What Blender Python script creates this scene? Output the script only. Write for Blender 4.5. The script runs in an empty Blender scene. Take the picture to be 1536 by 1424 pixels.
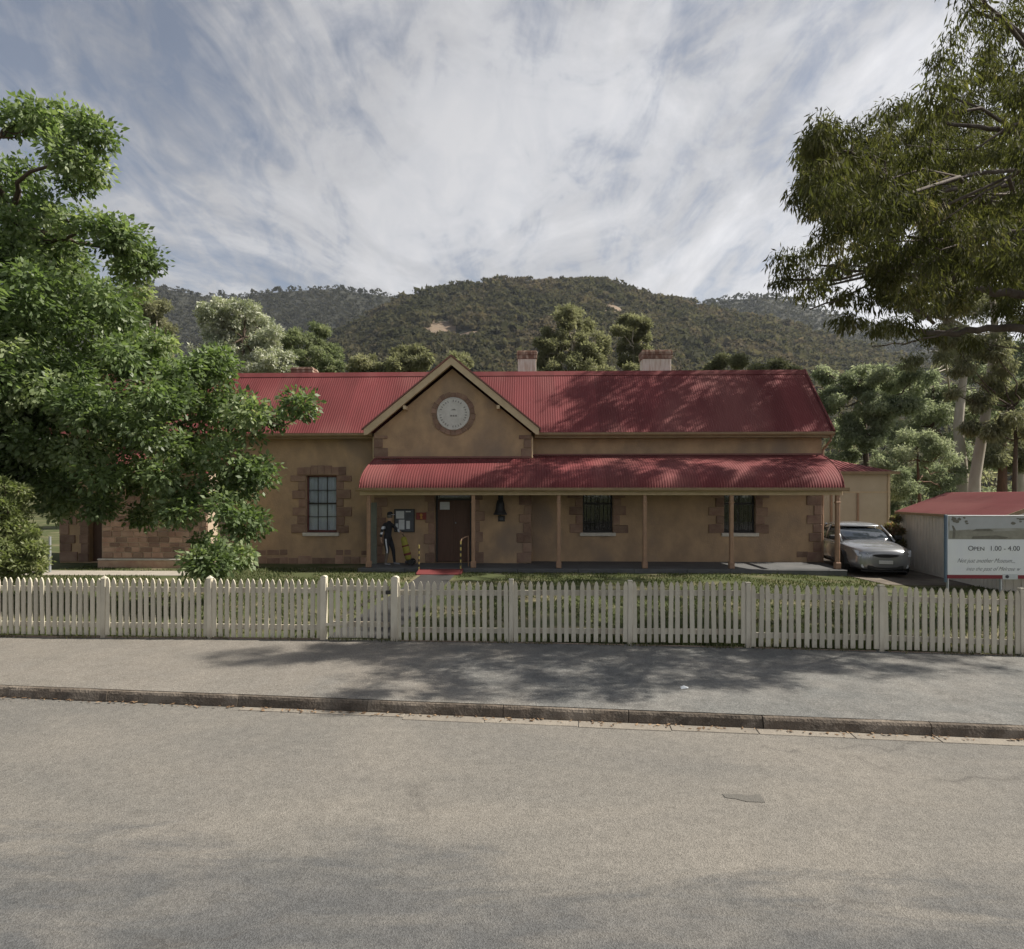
import bpy, bmesh, math, random
import numpy as np
from mathutils import Vector, Matrix, noise

random.seed(7)
RNG = np.random.default_rng(11)
R = math.radians
scene = bpy.context.scene
COL = scene.collection

# ------------------------------------------------------------------ camera, sky, sun, exposure
F, CX, YH, H = 900.0, 768.0, 743.0, 2.5          # survey of the photograph: focal length (px), horizon row, eye height (m)
cam_d = bpy.data.cameras.new('camera')
cam = bpy.data.objects.new('camera', cam_d)
COL.objects.link(cam)
cam.location = (0, 0, H)
cam.rotation_euler = (R(90), 0, 0)
cam_d.sensor_fit = 'HORIZONTAL'
cam_d.sensor_width = 36
cam_d.lens = 36 * F / 1536
cam_d.shift_y = (YH - 712) / 1536
cam_d.clip_start = 0.1
cam_d.clip_end = 6000
scene.camera = cam

SUN_EL, SUN_AZ = R(46), R(2.5)                     # azimuth from +X towards +Y: right and a little behind the house
S = Vector((math.cos(SUN_EL) * math.cos(SUN_AZ), math.cos(SUN_EL) * math.sin(SUN_AZ), math.sin(SUN_EL)))
sun_d = bpy.data.lights.new('sun', 'SUN')
sun_d.energy = 5.0
sun_d.angle = R(0.6)
sun_d.color = (1.0, 0.93, 0.82)
sun = bpy.data.objects.new('sun', sun_d)
COL.objects.link(sun)
sun.rotation_euler = S.to_track_quat('Z', 'Y').to_euler()
sun.location = (30, 10, 40)

world = bpy.data.worlds.new('World')
scene.world = world
world.use_nodes = True
wn, wl = world.node_tree.nodes, world.node_tree.links
wn.clear()
def N(nodes, typ, **kw):
    n = nodes.new(typ)
    for k, v in kw.items():
        if k.startswith('_'):
            n.inputs[int(k[1:])].default_value = v
        else:
            setattr(n, k, v)
    return n
def math_node(nodes, links, op, a, b=None, clamp=False):
    n = nodes.new('ShaderNodeMath'); n.operation = op; n.use_clamp = clamp
    for i, x in enumerate((a, b)):
        if x is None: continue
        if isinstance(x, (int, float)): n.inputs[i].default_value = x
        else: links.new(x, n.inputs[i])
    return n.outputs[0]
def mixrgb(nodes, links, fac, a, b, mode='MIX'):
    n = nodes.new('ShaderNodeMix'); n.data_type = 'RGBA'; n.blend_type = mode
    for i, x in ((0, fac), (6, a), (7, b)):
        if isinstance(x, (int, float)): n.inputs[i].default_value = x
        elif isinstance(x, tuple): n.inputs[i].default_value = (*x[:3], 1)
        else: links.new(x, n.inputs[i])
    return n.outputs[2]
def ramp(nodes, links, fac, stops, interp='LINEAR'):
    n = nodes.new('ShaderNodeValToRGB'); cr = n.color_ramp; cr.interpolation = interp
    while len(cr.elements) < len(stops): cr.elements.new(0.5)
    for e, (p, c) in zip(cr.elements, stops):
        e.position = p
        e.color = (c, c, c, 1) if isinstance(c, (int, float)) else (*c, 1)
    links.new(fac, n.inputs[0])
    return n.outputs[0]
sky = N(wn, 'ShaderNodeTexSky', sky_type='NISHITA', sun_disc=False, sun_elevation=SUN_EL, sun_rotation=math.pi / 2 - SUN_AZ)
sky.altitude = 300; sky.air_density = 1.0; sky.dust_density = 1.0; sky.ozone_density = 1.5
tc = N(wn, 'ShaderNodeTexCoord')
sx = N(wn, 'ShaderNodeSeparateXYZ'); wl.new(tc.outputs['Generated'], sx.inputs[0])
zz = math_node(wn, wl, 'ADD', math_node(wn, wl, 'MAXIMUM', sx.outputs[2], 0.0), 0.16)
qx = math_node(wn, wl, 'DIVIDE', sx.outputs[0], zz)
qy = math_node(wn, wl, 'DIVIDE', sx.outputs[1], zz)
def cloud_noise(ax, ay, rot, scale, detail, dist, off):
    cb = N(wn, 'ShaderNodeCombineXYZ'); wl.new(qx, cb.inputs[0]); wl.new(qy, cb.inputs[1])
    mp = N(wn, 'ShaderNodeMapping'); wl.new(cb.outputs[0], mp.inputs[0])
    mp.inputs['Rotation'].default_value = (0, 0, R(rot)); mp.inputs['Scale'].default_value = (ax, ay, 1)
    mp.inputs['Location'].default_value = off
    nt = N(wn, 'ShaderNodeTexNoise'); wl.new(mp.outputs[0], nt.inputs['Vector'])
    nt.inputs['Scale'].default_value = scale; nt.inputs['Detail'].default_value = detail
    nt.inputs['Roughness'].default_value = 0.6; nt.inputs['Distortion'].default_value = dist
    return nt.outputs['Fac']
streak = cloud_noise(1.9, 0.62, 12, 1.7, 12, 1.6, (3.1, 1.7, 0))
puff = cloud_noise(1.0, 0.75, -24, 1.5, 10, 1.1, (7.4, 2.2, 0))
fine = cloud_noise(3.0, 1.5, 25, 3.2, 9, 1.2, (1.0, 5.0, 0))
cov = math_node(wn, wl, 'ADD', math_node(wn, wl, 'MULTIPLY', streak, 0.34), math_node(wn, wl, 'MULTIPLY', puff, 0.46))
cov = math_node(wn, wl, 'ADD', cov, math_node(wn, wl, 'MULTIPLY', fine, 0.32))
# thinner towards the left and overhead, thicker towards the sun side and low over the hills
cov = math_node(wn, wl, 'ADD', cov, math_node(wn, wl, 'MULTIPLY', sx.outputs[0], 0.085))
cov = math_node(wn, wl, 'SUBTRACT', cov, math_node(wn, wl, 'MULTIPLY', sx.outputs[2], 0.14))
dens = ramp(wn, wl, cov, [(0.375, 0.12), (0.44, 0.46), (0.51, 0.86), (0.60, 1.0)])
dotn = N(wn, 'ShaderNodeVectorMath', operation='DOT_PRODUCT'); wl.new(tc.outputs['Generated'], dotn.inputs[0]); dotn.inputs[1].default_value = S
glow = math_node(wn, wl, 'POWER', math_node(wn, wl, 'MAXIMUM', math_node(wn, wl, 'ADD', math_node(wn, wl, 'MULTIPLY', dotn.outputs['Value'], 0.5), 0.5), 0.0), 2.5)
cbright = math_node(wn, wl, 'ADD', 3.0, math_node(wn, wl, 'MULTIPLY', glow, 4.9))
shade = ramp(wn, wl, puff, [(0.38, 0.74), (0.62, 1.12)])
cbright = math_node(wn, wl, 'MULTIPLY', cbright, shade)
cbright = math_node(wn, wl, 'MULTIPLY', cbright, math_node(wn, wl, 'SUBTRACT', 1.30, math_node(wn, wl, 'MULTIPLY', sx.outputs[2], 0.86)))
ccol = mixrgb(wn, wl, 1.0, (1.0, 1.0, 1.03), cbright, 'MULTIPLY')
hsv = N(wn, 'ShaderNodeHueSaturation'); hsv.inputs['Saturation'].default_value = 0.70; hsv.inputs['Value'].default_value = 0.74
wl.new(sky.outputs[0], hsv.inputs['Color'])
skymix = mixrgb(wn, wl, dens, hsv.outputs[0], ccol)
bg = N(wn, 'ShaderNodeBackground'); bg.inputs['Strength'].default_value = 0.088
wl.new(skymix, bg.inputs['Color'])
wo = N(wn, 'ShaderNodeOutputWorld'); wl.new(bg.outputs[0], wo.inputs[0])

vs = scene.view_settings
vs.view_transform = 'Standard'; vs.look = 'None'; vs.gamma = 1; vs.use_curve_mapping = False; vs.exposure = 0.70
scene.cycles.max_bounces = 6; scene.cycles.transparent_max_bounces = 12
scene.cycles.use_denoising = True
scene.cycles.sample_clamp_indirect = 4

# ------------------------------------------------------------------ helpers
def P(px, py, Y):
    return Vector(((px - CX) / F * Y, Y, H + (YH - py) / F * Y))
def tag(o, label=None, cat=None, group=None, kind=None):
    if label: o['label'] = label
    if cat: o['category'] = cat
    if group: o['group'] = group
    if kind: o['kind'] = kind
    return o
def empty(name, loc=(0, 0, 0), rz=0.0, parent=None):
    o = bpy.data.objects.new(name, None); COL.objects.link(o)
    o.empty_display_size = 0.2
    o.location = loc; o.rotation_euler = (0, 0, rz)
    if parent: o.parent = parent
    return o
def link(name, me, parent=None, loc=None):
    o = bpy.data.objects.new(name, me); COL.objects.link(o)
    if parent: o.parent = parent
    if loc is not None: o.location = loc
    return o
class MB:
    def __init__(s): s.v = []; s.f = []; s.mi = []
    def add(s, vs_, fs, m=0):
        b = len(s.v); s.v.extend([tuple(x) for x in vs_])
        for f in fs: s.f.append(tuple(i + b for i in f)); s.mi.append(m)
        return s
    def box(s, a, b, m=0):
        (x0, y0, z0), (x1, y1, z1) = a, b
        v = [(x0, y0, z0), (x1, y0, z0), (x1, y1, z0), (x0, y1, z0), (x0, y0, z1), (x1, y0, z1), (x1, y1, z1), (x0, y1, z1)]
        return s.add(v, [(0, 3, 2, 1), (4, 5, 6, 7), (0, 1, 5, 4), (1, 2, 6, 5), (2, 3, 7, 6), (3, 0, 4, 7)], m)
    def cbox(s, a, b, c=0.01, m=0):
        """box with its edges cut off"""
        bm = bmesh.new()
        t = MB().box(a, b); vv = [bm.verts.new(p) for p in t.v]
        for f in t.f: bm.faces.new([vv[i] for i in f])
        bmesh.ops.bevel(bm, geom=bm.edges[:], offset=c, segments=1, affect='EDGES')
        bm.verts.index_update()
        s.add([v.co[:] for v in bm.verts], [[v.index for v in f.verts] for f in bm.faces], m)
        bm.free(); return s
    def prism(s, poly, axis, a, b, m=0):
        """poly: 2-D points; extruded along axis 'x','y','z' from a to b"""
        n = len(poly)
        def pt(p, t):
            return {'x': (t, p[0], p[1]), 'y': (p[0], t, p[1]), 'z': (p[0], p[1], t)}[axis]
        v = [pt(p, a) for p in poly] + [pt(p, b) for p in poly]
        fs = [tuple(range(n - 1, -1, -1)), tuple(range(n, 2 * n))] + [(i, (i + 1) % n, n + (i + 1) % n, n + i) for i in range(n)]
        return s.add(v, fs, m)
    def tube(s, pts, radii, n=8, m=0, cap=True):
        pts = [Vector(p) for p in pts]
        if isinstance(radii, (int, float)): radii = [radii] * len(pts)
        rings = []
        for i, p in enumerate(pts):
            t = (pts[min(i + 1, len(pts) - 1)] - pts[max(i - 1, 0)]).normalized()
            up = Vector((0, 0, 1)) if abs(t.z) < 0.9 else Vector((1, 0, 0))
            a = t.cross(up).normalized(); b = t.cross(a).normalized()
            rings.append([p + (a * math.cos(2 * math.pi * k / n) + b * math.sin(2 * math.pi * k / n)) * radii[i] for k in range(n)])
        v = [q for r in rings for q in r]
        fs = [(i * n + k, i * n + (k + 1) % n, (i + 1) * n + (k + 1) % n, (i + 1) * n + k) for i in range(len(pts) - 1) for k in range(n)]
        if cap: fs += [tuple(range(n - 1, -1, -1)), tuple(range((len(pts) - 1) * n, len(pts) * n))]
        return s.add(v, fs, m)
    def lathe(s, prof, c, axis='z', n=20, m=0):
        v = []
        for r, t in prof:
            for k in range(n):
                a = 2 * math.pi * k / n; x, y = r * math.cos(a), r * math.sin(a)
                d = {'z': (x, y, t), 'y': (x, t, y), 'x': (t, x, y)}[axis]
                v.append((c[0] + d[0], c[1] + d[1], c[2] + d[2]))
        fs = [(i * n + k, i * n + (k + 1) % n, (i + 1) * n + (k + 1) % n, (i + 1) * n + k) for i in range(len(prof) - 1) for k in range(n)]
        fs += [tuple(range(n - 1, -1, -1)), tuple(range((len(prof) - 1) * n, len(prof) * n))]
        return s.add(v, fs, m)
    def mesh(s, name, mats, smooth=False):
        me = bpy.data.meshes.new(name); me.from_pydata(s.v, [], s.f)
        for mm in (mats if isinstance(mats, (list, tuple)) else [mats]): me.materials.append(mm)
        bm = bmesh.new(); bm.from_mesh(me); bmesh.ops.recalc_face_normals(bm, faces=bm.faces[:]); bm.to_mesh(me); bm.free()
        if any(s.mi): me.polygons.foreach_set('material_index', s.mi)
        if smooth: me.polygons.foreach_set('use_smooth', [True] * len(me.polygons))
        me.update(); return me
    def build(s, name, mats, parent=None, smooth=False, loc=None):
        return link(name, s.mesh(name, mats, smooth), parent, loc)

def grid_mesh(name, V, mat, smooth=True):
    """V: array (rows, cols, 3)"""
    r, c = V.shape[:2]
    idx = np.arange(r * c).reshape(r, c)
    q = np.stack([idx[:-1, :-1], idx[:-1, 1:], idx[1:, 1:], idx[1:, :-1]], -1).reshape(-1, 4)
    return quads_mesh(name, V.reshape(-1, 3), q, mat, smooth)
def quads_mesh(name, verts, quads, mat, smooth=False, attr=None):
    me = bpy.data.meshes.new(name)
    nv, nq = len(verts), len(quads)
    k = quads.shape[1]
    me.vertices.add(nv); me.vertices.foreach_set('co', np.asarray(verts, np.float32).ravel())
    me.loops.add(nq * k); me.loops.foreach_set('vertex_index', np.asarray(quads, np.int32).ravel())
    me.polygons.add(nq); me.polygons.foreach_set('loop_start', np.arange(0, nq * k, k, dtype=np.int32))
    me.materials.append(mat)
    if smooth: me.polygons.foreach_set('use_smooth', np.ones(nq, bool))
    me.update(calc_edges=True); me.validate()
    if attr is not None:
        a = me.attributes.new('leaf_rnd', 'FLOAT', 'FACE'); a.data.foreach_set('value', np.asarray(attr, np.float32))
    return me

# ------------------------------------------------------------------ materials
def mat(name, c1, c2=None, scale=3.0, rough=0.85, bump=0.0, bscale=40.0, c3=None, scale3=0.6, metal=0.0, spec=0.4, rnd=0.0, stretch=(1, 1, 1), lo=0.35, hi=0.65, coat=0.0, detail=6):
    m = bpy.data.materials.new(name); m.use_nodes = True
    n, l = m.node_tree.nodes, m.node_tree.links
    b = n['Principled BSDF']
    b.inputs['Roughness'].default_value = rough; b.inputs['Metallic'].default_value = metal
    b.inputs['Specular IOR Level'].default_value = spec; b.inputs['Coat Weight'].default_value = coat
    t = N(n, 'ShaderNodeTexCoord'); mp = N(n, 'ShaderNodeMapping'); l.new(t.outputs['Object'], mp.inputs[0]); mp.inputs['Scale'].default_value = stretch
    col = None
    if c2 is None: c2 = tuple(x * 0.85 for x in c1)
    nt = N(n, 'ShaderNodeTexNoise'); l.new(mp.outputs[0], nt.inputs['Vector']); nt.inputs['Scale'].default_value = scale; nt.inputs['Detail'].default_value = detail; nt.inputs['Roughness'].default_value = 0.6
    col = mixrgb(n, l, ramp(n, l, nt.outputs['Fac'], [(lo, 0.0), (hi, 1.0)]), c1, c2)
    if c3 is not None:
        n3 = N(n, 'ShaderNodeTexNoise'); l.new(mp.outputs[0], n3.inputs['Vector']); n3.inputs['Scale'].default_value = scale3; n3.inputs['Detail'].default_value = 5
        col = mixrgb(n, l, ramp(n, l, n3.outputs['Fac'], [(0.48, 0.0), (0.66, 0.85)]), col, c3)
    if rnd:
        oi = N(n, 'ShaderNodeObjectInfo')
        f = math_node(n, l, 'ADD', math_node(n, l, 'MULTIPLY', oi.outputs['Random'], 2 * rnd), 1 - rnd)
        col = mixrgb(n, l, 1.0, col, f, 'MULTIPLY')
    l.new(col, b.inputs['Base Color'])
    if bump:
        bn = N(n, 'ShaderNodeTexNoise'); l.new(mp.outputs[0], bn.inputs['Vector']); bn.inputs['Scale'].default_value = bscale; bn.inputs['Detail'].default_value = 5
        bp = N(n, 'ShaderNodeBump'); bp.inputs['Strength'].default_value = bump; bp.inputs['Distance'].default_value = 0.02
        l.new(bn.outputs['Fac'], bp.inputs['Height']); l.new(bp.outputs[0], b.inputs['Normal'])
    return m
def leaf_mat(name, stops, rough=0.5, trans=0.25, spec=0.4, tint=(1.35, 1.5, 0.75)):
    m = bpy.data.materials.new(name); m.use_nodes = True
    n, l = m.node_tree.nodes, m.node_tree.links
    b = n['Principled BSDF']; b.inputs['Roughness'].default_value = rough; b.inputs['Specular IOR Level'].default_value = spec
    at = N(n, 'ShaderNodeAttribute', attribute_name='leaf_rnd')
    col = ramp(n, l, at.outputs['Fac'], stops)
    l.new(col, b.inputs['Base Color'])
    tr = N(n, 'ShaderNodeBsdfTranslucent'); l.new(mixrgb(n, l, 1.0, col, tint, 'MULTIPLY'), tr.inputs['Color'])
    mx = N(n, 'ShaderNodeMixShader'); mx.inputs[0].default_value = trans
    l.new(b.outputs[0], mx.inputs[1]); l.new(tr.outputs[0], mx.inputs[2])
    l.new(mx.outputs[0], n['Material Output'].inputs['Surface'])
    return m
def glass_mat(name, tint=(0.02, 0.025, 0.03), through=0.5, ior=1.5):
    m = bpy.data.materials.new(name); m.use_nodes = True
    n, l = m.node_tree.nodes, m.node_tree.links; n.clear()
    fr = N(n, 'ShaderNodeFresnel'); fr.inputs[0].default_value = ior
    gl = N(n, 'ShaderNodeBsdfGlossy'); gl.inputs['Roughness'].default_value = 0.04
    tp = N(n, 'ShaderNodeBsdfTransparent'); tp.inputs[0].default_value = (0.96, 0.98, 1.0, 1)
    df = N(n, 'ShaderNodeBsdfDiffuse'); df.inputs[0].default_value = (*tint, 1)
    m1 = N(n, 'ShaderNodeMixShader'); m1.inputs[0].default_value = through; l.new(df.outputs[0], m1.inputs[1]); l.new(tp.outputs[0], m1.inputs[2])
    m2 = N(n, 'ShaderNodeMixShader'); l.new(fr.outputs[0], m2.inputs[0]); l.new(m1.outputs[0], m2.inputs[1]); l.new(gl.outputs[0], m2.inputs[2])
    o = N(n, 'ShaderNodeOutputMaterial'); l.new(m2.outputs[0], o.inputs[0])
    return m

M = {}
M['wall'] = mat('rendered_stone', (0.480, 0.330, 0.200), (0.355, 0.248, 0.158), 1.5, 0.92, 0.6, 22, c3=(0.270, 0.205, 0.155), scale3=0.7, stretch=(1, 1, .75), lo=.38, hi=.62)
M['stone'] = mat('quoin_stone', (0.215, 0.130, 0.098), (0.300, 0.205, 0.145), 2.5, 0.9, 0.6, 25, rnd=0.20)
M['brick'] = mat('rubble_stone', (0.34, 0.20, 0.145), (0.45, 0.31, 0.225), 3.0, 0.9, 0.6, 25, rnd=0.25)
M['mortar'] = mat('pale_mortar', (0.462, 0.363, 0.275), (0.374, 0.297, 0.220), 6, 0.95, 0.4, 40)
M['roof'] = mat('red_painted_iron', (0.158, 0.039, 0.041), (0.126, 0.032, 0.033), 1.1, 0.75, 0.05, 60, c3=(0.184, 0.065, 0.061), scale3=0.7, spec=0.2, stretch=(0.850, 0.360, 0.360))
def sheet_tint(m, width=0.762):
    # every sheet of iron has weathered a little differently
    n, l = m.node_tree.nodes, m.node_tree.links; b = n['Principled BSDF']; old = b.inputs['Base Color'].links[0].from_socket
    t = N(n, 'ShaderNodeTexCoord'); sp_ = N(n, 'ShaderNodeSeparateXYZ'); l.new(t.outputs['Object'], sp_.inputs[0])
    wn_ = N(n, 'ShaderNodeTexWhiteNoise', noise_dimensions='1D'); l.new(math_node(n, l, 'FLOOR', math_node(n, l, 'DIVIDE', sp_.outputs[0], width)), wn_.inputs['W'])
    f = math_node(n, l, 'ADD', math_node(n, l, 'MULTIPLY', wn_.outputs['Value'], 0.24), 0.88)
    l.new(mixrgb(n, l, 1.0, old, f, 'MULTIPLY'), b.inputs['Base Color'])
sheet_tint(M['roof'])
M['roof_edge'] = mat('red_brown_paint', (0.24, 0.10, 0.08), (0.19, 0.085, 0.07), 5, 0.6)
M['cream'] = mat('cream_timber', (0.592, 0.463, 0.302), (0.497, 0.383, 0.242), 4, 0.7, 0.1, 40)
M['gutter'] = mat('brown_gutter', (0.297, 0.209, 0.116), (0.242, 0.165, 0.094), 4, 0.55)
M['post'] = mat('tan_post_paint', (0.380, 0.234, 0.145), (0.304, 0.189, 0.127), 6, 0.65, 0.1, 60)
M['slab'] = mat('slate_paving', (0.115, 0.115, 0.115), (0.085, 0.088, 0.09), 2.0, 0.75, 0.3, 30)
M['sillwhite'] = mat('pale_sill', (0.627, 0.582, 0.504), (0.515, 0.482, 0.426), 8, 0.8, 0.2, 60)
M['frame_red'] = mat('dark_red_frame', (0.15, 0.055, 0.05), (0.11, 0.045, 0.04), 8, 0.6)
M['frame_dark'] = mat('dark_sash', (0.05, 0.045, 0.042), (0.035, 0.033, 0.03), 8, 0.6)
M['door'] = mat('brown_door', (0.115, 0.062, 0.042), (0.09, 0.05, 0.035), 3, 0.6, 0.2, 40, stretch=(6, 6, 0.7))
M['glass'] = glass_mat('window_glass', (0.02, 0.022, 0.025), 0.96)
M['carglass'] = glass_mat('car_glass', (0.03, 0.038, 0.05), 0.1, 2.3)
M['curtain'] = mat('pale_curtain', (0.84, 0.87, 0.93), (0.74, 0.77, 0.83), 3, 0.9, stretch=(9, 1, 0.5))
M['dark'] = mat('dark_inside', (0.012, 0.011, 0.010), (0.009, 0.008, 0.008), 2, 0.9)
M['plaque'] = mat('pale_plaque', (0.634, 0.622, 0.586), (0.537, 0.525, 0.488), 6, 0.85, 0.2, 30)
M['plaque_mark'] = mat('plaque_lettering', (0.26, 0.25, 0.23), (0.22, 0.21, 0.20), 6, 0.85)
M['chimney'] = mat('chimney_whitewash', (0.72, 0.68, 0.61), (0.62, 0.57, 0.50), 5, 0.9, 0.4, 30, c3=(0.52, 0.42, 0.32), scale3=5, stretch=(3, 3, 0.35))
M['chimney_cap'] = mat('rusty_chimney_cap', (0.22, 0.12, 0.085), (0.14, 0.085, 0.065), 8, 0.9, 0.5, 25, c3=(0.50, 0.40, 0.32), scale3=4, stretch=(2, 2, .6))
M['iron'] = mat('black_iron', (0.018, 0.018, 0.02), (0.028, 0.026, 0.025), 8, 0.45)
M['paper'] = mat('white_paper', (0.62, 0.65, 0.68), (0.55, 0.58, 0.60), 9, 0.8)
M['board'] = mat('notice_board', (0.10, 0.11, 0.13), (0.08, 0.085, 0.10), 5, 0.7)
M['redsign'] = mat('red_sign_paint', (0.23, 0.035, 0.03), (0.18, 0.03, 0.025), 9, 0.5)
M['gold'] = mat('gold_paint', (0.50, 0.27, 0.05), (0.40, 0.2, 0.04), 9, 0.5)
M['redmat'] = mat('red_ramp_paint', (0.162, 0.032, 0.032), (0.130, 0.027, 0.027), 9, 0.8, 0.2, 50)
M['yellow'] = mat('yellow_paint', (0.55, 0.44, 0.15), (0.45, 0.36, 0.12), 9, 0.6)
M['black'] = mat('black_paint', (0.03, 0.03, 0.03), (0.04, 0.04, 0.04), 9, 0.6)
M['picket'] = mat('weathered_cream_paint', (0.535, 0.497, 0.400), (0.445, 0.412, 0.328), 5, 0.75, 0.2, 60, rnd=0.13, stretch=(2, 2, 0.6), c3=(0.34, 0.29, 0.22), scale3=1.8)
M['plinth'] = mat('weathered_plinth', (0.17, 0.125, 0.09), (0.26, 0.20, 0.15), 4, 0.9, 0.4, 40, stretch=(0.6, 2, 2))
M['kerb'] = mat('mossy_kerb_stone', (0.119, 0.096, 0.075), (0.065, 0.054, 0.043), 7, 0.95, 0.9, 35, c3=(0.184, 0.156, 0.127), scale3=2.2, rnd=0.16)
M['gutterslab'] = mat('pale_gutter_concrete', (0.245, 0.218, 0.181), (0.196, 0.175, 0.148), 8, 0.9, 0.4, 60, rnd=0.08)
M['concrete'] = mat('path_concrete', (0.36, 0.325, 0.275), (0.28, 0.255, 0.22), 3, 0.9, 0.3, 40)
M['darkpath'] = mat('grey_path', (0.044, 0.043, 0.041), (0.035, 0.034, 0.032), 3, 0.9, 0.3, 40)
M['driveway'] = mat('gravel_drive', (0.13, 0.105, 0.085), (0.085, 0.072, 0.06), 5, 0.95, 0.6, 40, c3=(0.19, 0.165, 0.13), scale3=0.9)
M['beige'] = mat('beige_sheet_wall', (0.52, 0.43, 0.31), (0.47, 0.385, 0.275), 2, 0.7, 0.08, 30)
M['greywall'] = mat('pale_shed_sheet', (0.655, 0.610, 0.526), (0.580, 0.542, 0.473), 2, 0.6, 0.05, 30)
M['signwhite'] = mat('sign_white', (0.816, 0.840, 0.850), (0.768, 0.792, 0.840), 2, 0.5)
M['signred'] = mat('sign_red_strip', (0.24, 0.025, 0.04), (0.2, 0.025, 0.035), 3, 0.5)
M['signtext'] = mat('sign_lettering', (0.07, 0.07, 0.085), None, 3, 0.6)
M['signscript'] = mat('sign_script', (0.16, 0.16, 0.18), None, 3, 0.6)
M['blue'] = mat('blue_post_paint', (0.10, 0.15, 0.21), (0.12, 0.17, 0.23), 4, 0.5)
M['steel'] = mat('galvanised_post', (0.36, 0.38, 0.40), (0.30, 0.32, 0.34), 4, 0.45, metal=0.4)
M['car'] = mat('silver_car_paint', (0.34, 0.35, 0.37), (0.32, 0.33, 0.35), 3, 0.27, metal=0.6, coat=0.7)
M['carplastic'] = mat('car_black_plastic', (0.02, 0.02, 0.022), (0.025, 0.025, 0.026), 5, 0.5)
M['tyre'] = mat('tyre_rubber', (0.02, 0.02, 0.02), (0.028, 0.027, 0.026), 8, 0.85)
M['rim'] = mat('alloy_rim', (0.35, 0.35, 0.36), (0.28, 0.28, 0.29), 6, 0.35, metal=0.7)
M['lamp'] = mat('headlamp_lens', (0.72, 0.75, 0.80), (0.45, 0.48, 0.52), 9, 0.15, metal=0.2)
M['plate'] = mat('number_plate', (0.60, 0.60, 0.58), (0.55, 0.55, 0.52), 6, 0.5)
M['bark'] = mat('grey_brown_bark', (0.105, 0.075, 0.055), (0.06, 0.045, 0.035), 6, 0.95, 0.9, 20, stretch=(2, 2, 0.4))
M['bark_dark'] = mat('dark_gum_bark', (0.075, 0.055, 0.045), (0.13, 0.11, 0.095), 3, 0.9, 0.6, 20, stretch=(2, 2, 0.5))
M['bark_pale'] = mat('pale_gum_bark', (0.44, 0.40, 0.34), (0.30, 0.26, 0.21), 1.4, 0.85, 0.3, 20, stretch=(1, 1, 0.4))
M['bark_red'] = mat('red_brown_bark', (0.16, 0.085, 0.055), (0.10, 0.06, 0.04), 5, 0.95, 0.7, 20, stretch=(2, 2, 0.4))
M['skin'] = mat('skin', (0.42, 0.28, 0.20), (0.38, 0.25, 0.18), 8, 0.6)
M['cloth_black'] = mat('black_cloth', (0.016, 0.017, 0.022), (0.024, 0.025, 0.03), 12, 0.9)
M['cloth_white'] = mat('white_cloth', (0.62, 0.65, 0.72), (0.55, 0.58, 0.64), 12, 0.9)
M['cloth_tan'] = mat('tan_cloth', (0.15, 0.12, 0.095), (0.12, 0.10, 0.08), 12, 0.9)
M['shoe'] = mat('grey_shoe', (0.25, 0.25, 0.26), (0.2, 0.2, 0.21), 12, 0.7)
M['bagyellow'] = mat('yellow_green_bag', (0.33, 0.30, 0.05), (0.25, 0.24, 0.05), 12, 0.8)
# ------------------------------------------------------------------ ground, road, footpath, kerb, lawn
KS, FS = -0.113, -0.075                                   # kerb and fence run slightly nearer on the right
def kerb_y(x): return 6.72 + KS * x
def fence_y(x): return 9.53 + FS * x
def zf(x):                                                # ground level along the fence
    return 0.15 - 0.055 * min(1.0, (x / 7.5) ** 2)
def lawn_z(x, y):
    t = (y - fence_y(x)) / 9.0
    t = max(0.0, min(1.0, t)); t = t * t * (3 - 2 * t)
    far = 0.01 - 0.11 * max(0.0, min(1.0, (x - 8.0) / 3.5)) * max(0.0, min(1.0, (y - 13.0) / 4))
    return zf(max(-12, min(12, x))) * (1 - t) + far * t

def ground_material():
    m = bpy.data.materials.new('short_lawn_and_dry_grass'); m.use_nodes = True
    n, l = m.node_tree.nodes, m.node_tree.links; b = n['Principled BSDF']; b.inputs['Roughness'].default_value = 0.95; b.inputs['Specular IOR Level'].default_value = 0.1
    t = N(n, 'ShaderNodeTexCoord')
    a = N(n, 'ShaderNodeTexNoise'); l.new(t.outputs['Object'], a.inputs['Vector']); a.inputs['Scale'].default_value = 0.55; a.inputs['Detail'].default_value = 7
    c = N(n, 'ShaderNodeTexNoise'); l.new(t.outputs['Object'], c.inputs['Vector']); c.inputs['Scale'].default_value = 14; c.inputs['Detail'].default_value = 6
    g = mixrgb(n, l, c.outputs['Fac'], (0.054, 0.068, 0.028), (0.086, 0.095, 0.045))
    col = mixrgb(n, l, ramp(n, l, a.outputs['Fac'], [(0.50, 0.0), (0.66, 1.0)]), g, (0.165, 0.145, 0.09))
    l.new(col, b.inputs['Base Color'])
    bp = N(n, 'ShaderNodeBump'); bp.inputs['Strength'].default_value = 0.6; bp.inputs['Distance'].default_value = 0.03; l.new(c.outputs['Fac'], bp.inputs['Height']); l.new(bp.outputs[0], b.inputs['Normal'])
    return m
xs = np.concatenate([[-3000, -800, -200, -60], np.linspace(-30, 30, 61), [60, 200, 800, 3000]])
offs = np.concatenate([[-3000, -300, -40, -4.0, -0.30], [-0.10], np.linspace(0.0, 14, 29), [18, 25, 40, 80, 160, 400, 900, 3000]])
V = np.zeros((len(offs), len(xs), 3))
for i, o in enumerate(offs):
    for j, x in enumerate(xs):
        y = 9.53 + FS * max(-40, min(40, x)) + o
        z = -0.12 if o < -0.2 else lawn_z(max(-40, min(40, x)), y)
        V[i, j] = (x, y, z)
tag(link('ground', grid_mesh('ground', V, ground_material())), kind='structure')

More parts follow.
